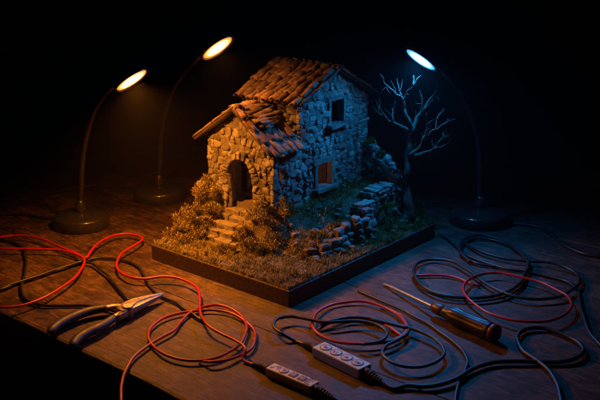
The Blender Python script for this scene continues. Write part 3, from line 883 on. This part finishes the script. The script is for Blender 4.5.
limbs = [
 ([(433, 300, 0), (418, 260, .03), (385, 246, .08), (355, 228, .14), (325, 204, .2)], .036, .006),
 ([(378, 240, .09), (372, 215, .1), (372, 190, .14)], .014, .005),
 ([(350, 224, .15), (340, 205, .14), (330, 192, .12)], .012, .004),
 ([(340, 214, .17), (325, 208, .2), (318, 200, .24)], .010, .004),
 ([(440, 270, 0), (430, 235, -.05), (414, 212, -.08), (412, 165, -.1), (385, 143, -.1), (352, 116, -.12), (345, 97, -.15)], .038, .005),
 ([(412, 168, -.1), (425, 140, -.14), (438, 128, -.18), (446, 112, -.2)], .018, .004),
 ([(404, 152, -.1), (396, 125, -.06), (389, 95, -.02)], .016, .004),
 ([(368, 128, -.11), (360, 120, -.06), (348, 128, -.02)], .010, .004),
 ([(440, 270, 0), (460, 225, .05), (482, 192, .08), (500, 165, .12), (520, 143, .15)], .036, .005),
 ([(470, 212, .06), (474, 175, .02), (466, 136, -.02)], .020, .004),
 ([(500, 166, .12), (512, 158, .16), (522, 152, .2)], .010, .004),
 ([(430, 352, 0), (455, 335, -.06), (472, 312, -.1), (484, 285, -.12), (520, 262, -.16), (562, 240, -.2)], .034, .005),
 ([(484, 288, -.12), (489, 250, -.16), (489, 212, -.2)], .018, .004),
 ([(518, 263, -.16), (521, 240, -.12), (528, 220, -.1)], .014, .004),
 ([(545, 249, -.18), (556, 242, -.22), (558, 230, -.24)], .009, .003),
 ([(440, 356, 0), (470, 345, .06), (503, 334, .1), (528, 308, .14), (546, 280, .18)], .028, .005),
 ([(506, 330, .1), (522, 326, .08), (540, 324, .04)], .013, .004),
 ([(536, 296, .16), (546, 292, .2), (548, 278, .24)], .009, .003),
]
for pts, r0, r1 in limbs:
    bm = bmesh.new()
    Q = [tp(*p) for p in pts]
    limb(bm, Q, r0, r1, rg, 8)
    for _ in range(6 if len(pts) > 3 else 2):            # fine twigs
        k = rg.randrange(1, len(Q)); a_ = Q[k - 1].lerp(Q[k], rg.uniform(.3, 1))
        dr = (Q[k] - Q[k - 1]).normalized(); d_ = (dr + Vector((rg.gauss(0, .8), rg.gauss(0, .6), rg.gauss(.2, .5)))).normalized()
        L_ = rg.uniform(.08, .2)
        limb(bm, [a_, a_ + d_ * L_ * .5 + Vector((0, 0, .012)), a_ + d_ * L_ + Vector((rg.gauss(0, .02), 0, rg.gauss(.02, .02)))], .0075, .002, rg, 5)
    link('branch', bm, M_BARK, tree)

# ------------------------------------------------------------------ gooseneck lamps
RIGHT, UP, BACK = Vector((1, 0, 0)), Vector((0, SP, CP)), Vector((0, -CP, SP))
def desk_lamp(label, base_px, neck_px, head_px, headY, maj_dir, ratio, rad, led, cord_px, base_r, power, colour, aim, spread):
    """head disc faces n; maj_dir = direction of the long axis of its outline seen from the chair"""
    B = gp(*base_px)
    root = empty('desk_lamp', B)
    tag(root, label, 'lamp', 'gooseneck lamps around the diorama')
    mx = Vector((maj_dir[0], maj_dir[1])).normalized()
    pn = Vector((mx.y, -mx.x))
    if pn.y > 0: pn = -pn
    s = math.sqrt(1 - ratio * ratio)
    hc = dp(*head_px, headY)
    vb = (Vector((0, 0, CAMH)) - hc).normalized()        # towards the viewing position
    r_ = UP.cross(vb).normalized() * 1.0; u_ = vb.cross(r_).normalized()
    n = (r_ * (pn.x * s) + u_ * (pn.y * s) + vb * ratio).normalized()
    bm = bmesh.new()
    q = base_r
    lathe(bm, [(q * .96, 0), (q, .02), (q, .15), (q * .985, .185), (q * .94, .205), (q * .80, .222), (q * .45, .25), (q * .26, .265), (.02, .267)], seg=64)
    link('base', bm, M_LAMP, root)
    bm = bmesh.new()
    lathe(bm, [(.085, .25), (.088, .30), (.082, .40), (.062, .43), (.058, .47), (.03, .475)], seg=28); link('collar', bm, M_LAMP, root)
    # neck
    M = axis_matrix(hc - B, n)
    neck = [Vector((0, 0, .44))]
    m = len(neck_px)
    for i, (x, y) in enumerate(neck_px):
        f = (i + 1) / (m + .6)
        neck.append(dp(x, y, B.y + (headY - B.y) * f ** 1.7) - B)
    back = hc - B - n * .13
    neck.append(back + (neck[-1] - back).normalized() * .05)
    neck.append(back + n * .03)
    bm = bmesh.new()
    P = catmull(neck, .022)
    tube(bm, P, lambda t: .047, 14)
    # corrugation of the flexible neck
    k = 0
    link('neck', bm, M_LAMP, root)
    bm = bmesh.new()
    H_ = [(rad * .30, -.150), (rad * .55, -.135), (rad * .98, -.085), (rad * 1.15, -.04), (rad * 1.18, .008), (rad * 1.12, .022), (rad * 1.02, .012), (rad * 1.0, -.006), (rad * .2, -.006)]
    lathe(bm, H_, M, 56); head = link('lamp_head', bm, M_LAMP, root)
    bm = bmesh.new(); lathe(bm, [(rad * .985, -.004), (rad * .985, .006), (rad * .5, .010), (.01, .011)], None, 48)
    d = link('led_plate', bm, led, head)
    d.matrix_local = M
    bm = bmesh.new(); Mk = axis_matrix(back - n * .02, n); lathe(bm, [(.05, -.05), (.075, -.02), (.075, .03), (.05, .05)], Mk, 20); link('joint', bm, M_LAMP, head)
    ld = bpy.data.lights.new('led_light', 'AREA'); ld.shape = 'DISK'; ld.size = .26; ld.energy = power; ld.color = colour; ld.spread = math.radians(spread)
    lo = bpy.data.objects.new('led_light', ld); COL.objects.link(lo); lo.parent = head
    lo.matrix_local = axis_matrix(hc - B + n * .075, -(Vector(aim) - hc))
    bm = bmesh.new()
    P = catmull([gp(x, y, .035) - B for x, y in cord_px], .05); tube(bm, P, .026, 8); link('power_cord', bm, M_BLACK, root)
    return root
desk_lamp('black gooseneck lamp with warm orange light, leftmost and shorter of the two orange ones', (82, 226),
          [(81, 190), (82, 165), (86, 138), (94, 112), (103, 97), (110, 89)], (131.5, 80), 12.6, (29, 20), .25, .245, M_LED_O,
          [(58, 219), (40, 217), (20, 214), (0, 214.5), (-30, 217)], .47, 188, (1, .28, .02), (-1.75, 12.2, 0), 150)
desk_lamp('taller black gooseneck lamp with warm orange light standing directly left of the cottage', (160, 198),
          [(160, 165), (161, 140), (165, 113), (174, 88), (187, 69), (196, 60)], (217.5, 47.5), 13.2, (27, 19), .30, .25, M_LED_O,
          [(142, 190), (120, 187), (90, 186), (60, 191), (20, 200)], .50, 40, (1, .30, .03), (-.8, 13.2, .8), 170)
desk_lamp('black gooseneck lamp with cold blue white light behind the right end of the base', (479, 222),
          [(480, 185), (480, 160), (477, 135), (470, 112), (459, 90), (449, 78)], (420.8, 59.5), 13.7, (-28, 20), .24, .26, M_LED_B,
          [(502, 222), (520, 224), (538, 227), (552, 235), (566, 246), (585, 254), (605, 257), (640, 258)], .52, 92, (.008, .33, 1.0), (1.2, 11.4, 0), 165)

# ------------------------------------------------------------------ cables
CABLES = 'loose red and black wires lying on the workbench'
def cable(name, px, r, mat, label, lift=.05, seed=0, z0=0.0, zend=None):
    rg = random.Random(seed)
    pts = []
    n = len(px)
    for i, q in enumerate(px):
        if isinstance(q, Vector): pts.append(q.copy()); continue
        x, y = q
        z = r + z0 + lift * (.5 + .5 * noise.noise(Vector((i * .45 + seed * 7.3, seed, 0)))) * (0.2 if i in (0, n - 1) else 1)
        if zend is not None:
            if i == n - 1: z = zend
            elif i == n - 2: z = max(z, zend * .7)
        pts.append(gp(x, y, z))
    o0 = Vector((pts[0].x, pts[0].y, 0))
    bm = bmesh.new()
    P = catmull(pts, .035); m_ = len(P)
    P = [p + Vector((nz((p.x * 2.6, p.y * 2.6, seed)), nz((p.x * 2.6, p.y * 2.6, seed + 40)), 0)) * (.022 * min(1, i / 12, (m_ - 1 - i) / 12)) for i, p in enumerate(P)]
    tube(bm, [p - o0 for p in P], r, 10)
    o = link(name, bm, mat); o.location = o0
    return tag(o, label, 'cable', CABLES)
def cr(ox, oy, s, pts): return [(ox + x / s, oy + y / s) for x, y in pts]
S3 = 10 / 3
def ends(pA, pB, ht):
    A, B = gp(*pA, ht), gp(*pB, ht); A.z = B.z = 0
    d = (B - A).normalized()
    f = lambda P, s: [P + d * (s * k) + Vector((0, 0, ht * .48 - .10 * k)) for k in (.20, .30, .42)]
    return f(A, -1), f(B, 1)
C4 = ((318.4, 344.2), (365.3, 366.8), .13); C3 = ((270, 365.2), (315, 384.0), .11)
(E4A, E4B), (E3A, E3B) = ends(*C4), ends(*C3)
cable('red_wire', cr(0, 220, S3, [(-60, 62), (0, 57), (60, 51), (120, 58), (200, 88), (262, 116), (280, 134), (276, 155), (255, 187), (200, 229), (130, 266), (60, 288), (0, 291), (-60, 288)]), .0185, M_RED,
      'red wire looping in from the left photo edge and straight back out', .06, 1, .05)
cable('red_wire', cr(0, 220, S3, [(-60, 92), (0, 95), (100, 97), (200, 101), (258, 116), (288, 126), (310, 95), (350, 63), (400, 48), (450, 49), (475, 64), (440, 89), (402, 115), (388, 143), (398, 170), (430, 190), (480, 197), (540, 189)])
      + cr(100, 280, S3, [(255, -8), (295, 6), (322, 28), (334, 60), (334, 92), (340, 122), (362, 151), (402, 178), (450, 202), (485, 232)]) + [E3A[2] + Vector((0, 0, .02)), E3A[1], E3A[0]], .0185, M_RED,
      'long red wire winding past the pliers tip to the smaller beige controller', .07, 2, .045)
cable('red_wire', cr(100, 280, S3, [(66, 440), (70, 400), (72, 350), (86, 300), (112, 258), (150, 226), (205, 194), (245, 168), (272, 138), (300, 110), (340, 92), (390, 83), (440, 97), (474, 124), (488, 156), (475, 200), (440, 234), (395, 258), (340, 268), (280, 266), (220, 250), (180, 226), (162, 191), (170, 160), (202, 131), (252, 114), (310, 104), (370, 100), (430, 109), (480, 135), (510, 165), (517, 196), (503, 226), (470, 250), (420, 268), (370, 274), (330, 270)]), .0185, M_RED,
      'red wire coiled in two loops at front centre left, tail dropping over the bench edge', .06, 3, .0)
cable('red_wire', cr(240, 280, S3, [(262, 165), (290, 148), (330, 131), (390, 124), (450, 136), (500, 160), (540, 186), (556, 172), (550, 140), (518, 110), (460, 82), (392, 71), (322, 80), (262, 105), (241, 138), (246, 162), (275, 187), (322, 207), (400, 214), (480, 208), (530, 192), (556, 160), (540, 122), (505, 100), (470, 86)]), .0185, M_RED,
      'red wire coiled in a flat ring just above the four-button controller', .05, 4, .01)
cable('red_wire', [(412, 276), (420, 275.5), (432, 275.2), (448, 276), (460, 279), (470, 283), (480, 286)] , .019, M_RED,
      'short red wire end inside the black loops left of the big red ring', .02, 5, .01)
cable('red_wire', [(470, 300), (464, 293), (465, 284), (475, 276), (495, 273), (520, 277), (548, 285.5), (565, 294.5), (571, 304.5), (563, 315.5), (545, 321.5), (520, 321.5), (496, 315.5), (476, 305.5), (464.5, 294), (463, 287), (469, 279.5), (480, 275.2)], .0185, M_RED,
      'red wire lying as one big open ring right of the screwdriver', .04, 6, .06)
# black
cable('black_wire', cr(0, 220, S3, [(-60, 248), (0, 232), (60, 210), (130, 185), (200, 165), (260, 145), (320, 128), (380, 129), (430, 139), (462, 156), (480, 182), (492, 212), (520, 243), (560, 264)]) + [(178, 303.5), (187, 310), (196, 317), (205, 322)], .021, M_BLACK,
      'black wire running from the left edge behind the pliers tip to under the red loops', .03, 7, .0)
cable('black_wire', cr(0, 220, S3, [(-40, 52), (0, 64), (50, 76), (80, 105), (88, 142), (80, 190), (70, 230), (90, 265), (140, 285), (220, 285), (300, 287), (352, 294), (400, 312)]), .021, M_BLACK,
      'black wire bending down from the far left lamp cord to under the plier handle', .03, 8, .0)
cable('black_wire', cr(0, 220, S3, [(-40, 236), (0, 226), (70, 205), (150, 178), (230, 152), (272, 140), (300, 142), (335, 165), (370, 198), (402, 235), (428, 268)]), .021, M_BLACK,
      'black wire passing under the red crossing and ending at the plier joint', .03, 9, .02)
cable('black_wire', [E4A[0], E4A[1], E4A[2]] + cr(240, 280, S3, [(142, 180), (112, 155), (122, 130), (165, 121), (235, 131), (290, 141), (350, 139), (410, 139), (455, 148), (484, 166), (490, 186), (472, 203), (440, 212), (405, 214)]), .022, M_BLACK,
      'black wire looping back from the left end of the four-button controller', .04, 10, .06)
cable('black_wire', cr(240, 280, S3, [(270, 150), (310, 136), (360, 126), (430, 129), (500, 144), (560, 160)]) + cr(370, 220, 2.609, [(0, 258), (60, 270), (130, 290), (178, 319), (192, 350), (170, 372), (120, 383), (60, 375), (33, 352), (42, 330), (72, 314), (95, 300), (103, 285)]), .021, M_BLACK,
      'black wire crossing the flat red ring and curling into a loop below the screwdriver tip', .04, 11, .04)
cable('black_wire', cr(240, 280, S3, [(395, 37), (460, 65), (530, 95), (600, 133)]) + cr(420, 280, S3, [(30, 148), (60, 168), (110, 205), (145, 240), (158, 270), (150, 302), (128, 345), (119, 400), (118, 440)]), .018, M_BLACK,
      'thin black lead with its free tip left of the screwdriver shaft', .02, 12, .0)
cable('black_wire', [E4B[0], E4B[1], E4B[2]] + cr(240, 280, S3, [(560, 352)]) + cr(420, 280, S3, [(0, 356), (60, 350), (120, 328), (180, 295), (250, 275), (330, 272), (410, 275), (480, 272), (528, 257), (545, 234), (522, 205), (470, 179), (410, 161), (355, 164), (325, 193), (340, 232), (380, 263), (430, 301), (458, 350), (470, 400), (472, 440)]), .027, M_BLACK,
      'thick black cable from the four-button controller to a loop at lower right', .03, 13, .0)
cable('black_wire', [E3B[0], E3B[1], E3B[2]] + cr(240, 280, S3, [(370, 412), (400, 440)]), .026, M_BLACK,
      'black cable leaving the front end of the beige controller past the photo edge', .02, 14, .0)
cable('black_wire', [(439, 234.6), (446, 238), (455, 245), (466, 255), (485, 262.5), (504, 268.5), (527, 272), (553, 277.5), (570, 283), (577.5, 291), (580.5, 305), (585, 323), (592, 337), (601, 346), (615, 356)], .022, M_BLACK,
      'black wire from the base corner past the coils down to the right photo edge', .03, 15, .0)
cable('black_wire', [(470, 262), (460, 251), (463, 240), (480, 235), (500, 240), (518, 250.5), (528, 262), (525.5, 275), (513, 289), (499, 295), (470, 298), (440, 294.5), (421, 284), (413, 273), (417, 264.5), (430, 259.5), (450, 261), (466, 268.5), (481, 280), (500, 291), (522, 298), (546, 299), (565, 294.5), (577, 285), (578.5, 276), (568, 268), (550, 262.5), (528, 261), (505, 258.5), (482, 252), (466, 244)], .023, M_BLACK,
      'black cable coiled in three big overlapping loops behind the screwdriver', .06, 16, .02)
cable('black_wire', [(414, 280), (419, 284), (430, 290), (450, 296), (480, 297.5), (505, 293), (520, 283), (527, 270), (522, 256), (508, 245), (490, 239.5), (472, 239), (462, 247), (463, 255), (476, 263), (495, 267)], .022, M_BLACK,
      'second black cable nested inside the coil behind the screwdriver', .04, 17, .0)

# ------------------------------------------------------------------ led controllers
def stroke(bm, pts, w, M, z):
    for (x0, y0), (x1, y1) in zip(pts, pts[1:]):
        d = Vector((x1 - x0, y1 - y0)); L = d.length
        if L < 1e-6: continue
        d /= L; s = Vector((-d.y, d.x)) * w / 2
        vs = [bm.verts.new(M @ Vector((x, y, z))) for x, y in ((x0 - s.x, y0 - s.y), (x1 - s.x, y1 - s.y), (x1 + s.x, y1 + s.y), (x0 + s.x, y0 + s.y))]
        bm.faces.new(vs)
def circle(cx, cy, r, a0=0, a1=360, n=20): return [(cx + r * math.cos(math.radians(a0 + (a1 - a0) * i / n)), cy + r * math.sin(math.radians(a0 + (a1 - a0) * i / n))) for i in range(n + 1)]
def controller(label, pA, pB, width, ht, case, kind):
    """pA, pB: middle of the two short top edges"""
    A, B = gp(*pA, ht), gp(*pB, ht)
    A.z = B.z = 0
    c = (A + B) / 2; d = B - A; L = d.length
    root = empty('led_controller', c, math.atan2(d.y, d.x))
    tag(root, label, 'controller')
    hw = width / 2
    bm = bmesh.new(); box(bm, (-L / 2, -hw, .004), (L / 2, hw, ht)); bevel_edges(bm, .018, 3)
    body = link('case', bm, case, root, smooth=False)
    bm = bmesh.new(); I = Matrix.Identity(4)
    def ringed(x, r, glyphs):
        bm = bmesh.new(); lathe(bm, [(r, ht - .004), (r, ht + .004), (r * .93, ht + .007), (.01, ht + .007)], Matrix.Translation((x, 0, 0)), 32)
        b = link('button', bm, case, root)
        bm = bmesh.new(); z = ht + .0085
        stroke(bm, circle(x, 0, r * .92, n=32), r * .13, I, z)
        for g in glyphs: stroke(bm, [(x + u * r, v * r) for u, v in g], r * .15, I, z + .0006)
        link('symbol', bm, M_INK, b, smooth=False)
    if kind == 4:
        r = L * .095
        gl = [[[(-.4, .15), (-.2, -.3), (0, .2), (.2, -.3), (.42, .3)], [(-.42, .3), (-.15, .36)]],
              [[(-.4, .3), (-.4, -.3), (-.1, -.3)], [(.05, .1), (.3, .1)], [(.1, -.25), (.35, -.25)], [(.1, .32), (.14, .32)]],
              [[(0, .4), (0, 0), (-.4, -.35)], [(0, 0), (.4, -.35)], [(-.3, 0), (.3, 0)]],
              [circle(-.2, 0, .25, n=12), [(.22, .32), (.22, -.32)], [(.42, .32), (.42, -.32)]]]
        for k in range(4): ringed(-L * .335 + k * L * .225, r, gl[k])
    else:
        r = L * .085
        def square(x, h, glyphs):
            bm = bmesh.new(); box(bm, (x - h, -h * .95, ht - .004), (x + h, h * .95, ht + .008)); bevel_edges(bm, .01, 2)
            b = link('button', bm, M_SQ, root, smooth=False)
            bm = bmesh.new()
            for g in glyphs: stroke(bm, [(x + u * h, v * h) for u, v in g], h * .17, I, ht + .0095)
            link('symbol', bm, case, b, smooth=False)
        bm = bmesh.new(); z = ht + .002
        x = -L * .38
        stroke(bm, circle(x - .03, -.03, .013, n=10), .010, I, z); stroke(bm, [(x - .017, -.03), (x - .012, .02), (x + .018, .03)], .010, I, z); stroke(bm, circle(x + .035, .035, .020, n=10), .010, I, z); stroke(bm, [(x + .04, .02), (x + .05, -.035)], .010, I, z)
        link('print', bm, M_INK, body, smooth=False)
        bm = bmesh.new(); x = L * .39
        stroke(bm, [(x - .035, .06), (x - .035, -.054)], .012, I, z + .0004)
        for k in range(4): stroke(bm, [(x - .035, .06 - k * .038), (x + (.035 if k != 2 else .01), .06 - k * .038)], .014, I, z)
        link('print', bm, M_INK, body, smooth=False)
        ringed(-L * .185, r, [[(-.35, .35), (.35, .35), (-.05, -.4)], [(-.3, 0), (.3, 0)]])
        square(.03 * L, r * .85, [[(-.5, .4), (.5, .4), (.5, -.4), (-.5, -.4), (-.5, .4)], [(-.2, 0), (.3, 0)]])
        square(.225 * L, r * .85, [[(-.5, -.4), (-.5, .4), (0, 0), (.5, .4), (.5, -.4)], [(0, 0), (0, -.4)]])
    for s in (-1, 1):
        bm = bmesh.new()
        Mx = axis_matrix(Vector((s * L / 2, 0, ht * .48)), Vector((s, 0, -.10)))
        kz = ht / .13
        pr = [(.058 * kz, -.01), (.060 * kz, .06), (.05 * kz, .075)]
        for k in range(5):
            x = .085 + k * .034; q = (.056 - k * .005) * kz
            pr += [(q, x), (q, x + .017), (q - .012, x + .020), (q - .012, x + .032)]
        pr += [(.028, .262), (.026, .27)]
        lathe(bm, pr, Mx, 18); link('strain_relief', bm, M_RUBBER, root)
    return root
M_SQ = m_plain('taupe button', (.20, .185, .18), .6, 0, .15, 30, 0)
controller('grey controller bar with four round ringed buttons in a row, at front centre', (318.4, 344.2), (365.3, 366.8), .215, .13, M_CASE, 4)
controller('smaller beige controller bar with one round and two square buttons, nearest the front edge', (270, 365.2), (315, 384.0), .16, .11, M_CASE2, 3)

# ------------------------------------------------------------------ pliers
B = gp(126, 304); pl = empty('pliers', B)
tag(pl, 'long-nose steel pliers with dark blue grips lying open near the left bench edge', 'pliers')
def prism(bm, px, z0, z1, z1tip=None, mi=0, inset=.012):
    """outline in photo pixels laid on the bench, extruded and chamfered"""
    tx_, ty_ = max(px)
    zs = [z0 + .02 + (z1 - z0 - .02) * (.35 + .65 * min(1, math.dist((x, y), (tx_, ty_)) / 28)) for x, y in px]
    base = [gp(x, y, z) - B for (x, y), z in zip(px, zs)]
    n = len(base); c = sum(base, Vector()) / n
    rings = []
    for z, k in ((0, .97), (.015, 1), (.85, 1), (1, .93)):
        r = []
        for i in range(n):
            e = (base[(i + 1) % n] - base[i - 1]); e.z = 0; e.normalize(); nn = Vector((e.y, -e.x, 0))
            p = base[i].copy()
            inn = c - p; inn.z = 0
            p += inn.normalized() * (inset * (1 - k) * 12 if inn.length > .03 else 0)
            p.z = z0 + z * (zs[i] - z0)
            r.append(p)
        rings.append(r)
    loft(bm, rings, True, mi)
P3 = lambda pts: cr(0, 280, S3, pts)
bm = bmesh.new()
prism(bm, P3([(388, 92), (408, 76), (438, 62), (490, 50), (541, 41.5), (543, 44), (503, 55), (466, 68), (448, 78), (432, 95), (408, 104)]), .08, .165)
link('jaw', bm, M_STEEL, pl)
bm = bmesh.new()
prism(bm, P3([(396, 106), (428, 93), (450, 79), (472, 70), (506, 58), (545, 44), (541, 48), (512, 62), (480, 77), (450, 91), (424, 102), (402, 115), (386, 120)]), .07, .15)
link('jaw', bm, M_STEEL, pl)
bm = bmesh.new(); q = gp(*P3([(425, 88)])[0], .17) - B
lathe(bm, [(.075, .03), (.075, .178), (.06, .188), (.045, .183), (.02, .186)], Matrix.Translation((q.x, q.y, 0)), 28); link('pivot', bm, M_STEEL, pl)
def handle(path, rad, mat, name, z, flat=.75):
    bm = bmesh.new()
    P = catmull([gp(x, y, z) - B for x, y in P3(path)], .03)
    tube(bm, P, rad, 16, flat=flat); return link(name, bm, mat, pl)
handle([(412, 92), (385, 89), (350, 94)], lambda t: .05, M_STEEL, 'arm', .11)
handle([(404, 112), (375, 130), (340, 154)], lambda t: .05, M_STEEL, 'arm', .10)
gr = lambda t: .066 * (1 - .12 * math.cos(t * 6)) * min(1, (.35 + t * 14)) * (min(1, (1.001 - t) * 12) ** .5)
handle([(385, 90), (345, 95), (290, 106), (235, 127), (190, 151), (160, 178)], gr, M_GRIP, 'grip', .10, .85)
handle([(386, 122), (358, 142), (325, 161), (290, 177), (258, 197), (238, 224)], gr, M_GRIP, 'grip', .10, .85)

# ------------------------------------------------------------------ screwdriver
A = gp(384, 283.5, .03); C1 = gp(435.5, 308, .12); D = gp(497, 334.5, .12)
sd = empty('screwdriver', Vector((C1.x, C1.y, 0)))
tag(sd, 'flat-head screwdriver with black and brown handle and dark red end cap', 'screwdriver')
O = sd.location.copy()
ax = (D - C1).normalized(); L = (D - C1).length
bm = bmesh.new()
sx = A - C1
P = [C1 - O + sx * (i / 20) for i in range(21)]
Ms = axis_matrix(C1 - O, sx, Vector((0, 0, 1)))
SL = sx.length
rings = []
for f, rw, rt in ((-.04, .021, .021), (0, .021, .021), (.86, .021, .021), (.90, .024, .017), (.95, .029, .010), (1.0, .029, .005)):
    rings.append([Ms @ Vector((math.cos(k * math.pi / 8) * rt, math.sin(k * math.pi / 8) * rw, SL * f)) for k in range(16)])
loft(bm, rings); link('shaft', bm, M_CHROME, sd)
Mh = axis_matrix(C1 - O, ax, Vector((0, 0, 1)))
bm = bmesh.new()
lathe(bm, [(.025, -.05), (.060, -.045), (.074, .0), (.078, .1), (.070, .16), (.05, .17)], Mh, 28); link('ferrule', bm, M_AMBER, sd)
bm = bmesh.new()
rings = []
NS = 48
for i in range(30):
    t = i / 29; z = .15 + (L - .24) * t
    r = .078 + .034 * sstep(t, 0, .25) - .010 * sstep(t, .3, .55) * (1 - sstep(t, .6, .9)) + .004 * t
    fl = .013 * sstep(t, .12, .28) * (1 - sstep(t, .86, .97))
    rings.append([Mh @ Vector((math.cos(k * 2 * math.pi / NS) * (r - fl * max(0, math.cos(k * 2 * math.pi / NS * 6)) ** 2), math.sin(k * 2 * math.pi / NS) * (r - fl * max(0, math.cos(k * 2 * math.pi / NS * 6)) ** 2), z)) for k in range(NS)])
vr = loft(bm, rings)
bm.faces.ensure_lookup_table()
for i in range(29):
    for k in range(NS):
        if 5 < i < 26 and (k % 8) in (7, 0): bm.faces[i * NS + k].material_index = 1
link('handle', bm, [M_HAND, M_AMBER], sd)
bm = bmesh.new()
lathe(bm, [(.06, L - .10), (.110, L - .092), (.116, L - .05), (.108, L - .01), (.075, L + .012), (.01, L + .018)], Mh, 36); link('end_cap', bm, M_CAP, sd)

# ------------------------------------------------------------------ camera, world, render
cam = bpy.data.cameras.new('camera'); co = bpy.data.objects.new('camera', cam); COL.objects.link(co)
co.location = (0, 0, CAMH); co.rotation_euler = (math.pi / 2 - PITCH, 0, 0)
cam.sensor_width = 36; cam.lens = FL / 600 * 36; cam.clip_end = 200; cam.clip_start = .1
cam.dof.use_dof = True; cam.dof.focus_distance = 12.9; cam.dof.aperture_fstop = .9
scene.camera = co
wd = bpy.data.worlds.new('World'); scene.world = wd; wd.use_nodes = True
bg = wd.node_tree.nodes['Background']; bg.inputs[0].default_value = (.55, .6, .8, 1); bg.inputs[1].default_value = .006
vs = wd.node_tree.nodes.new('ShaderNodeVolumeScatter'); vs.inputs['Density'].default_value = .0013; vs.inputs['Anisotropy'].default_value = .3
wd.node_tree.links.new(vs.outputs[0], wd.node_tree.nodes['World Output'].inputs['Volume'])
scene.view_settings.view_transform = 'Standard'; scene.view_settings.look = 'None'; scene.view_settings.exposure = 0
scene.render.engine = 'CYCLES'
scene.cycles.use_denoising = True
scene.cycles.max_bounces = 6
scene.cycles.sample_clamp_indirect = 4
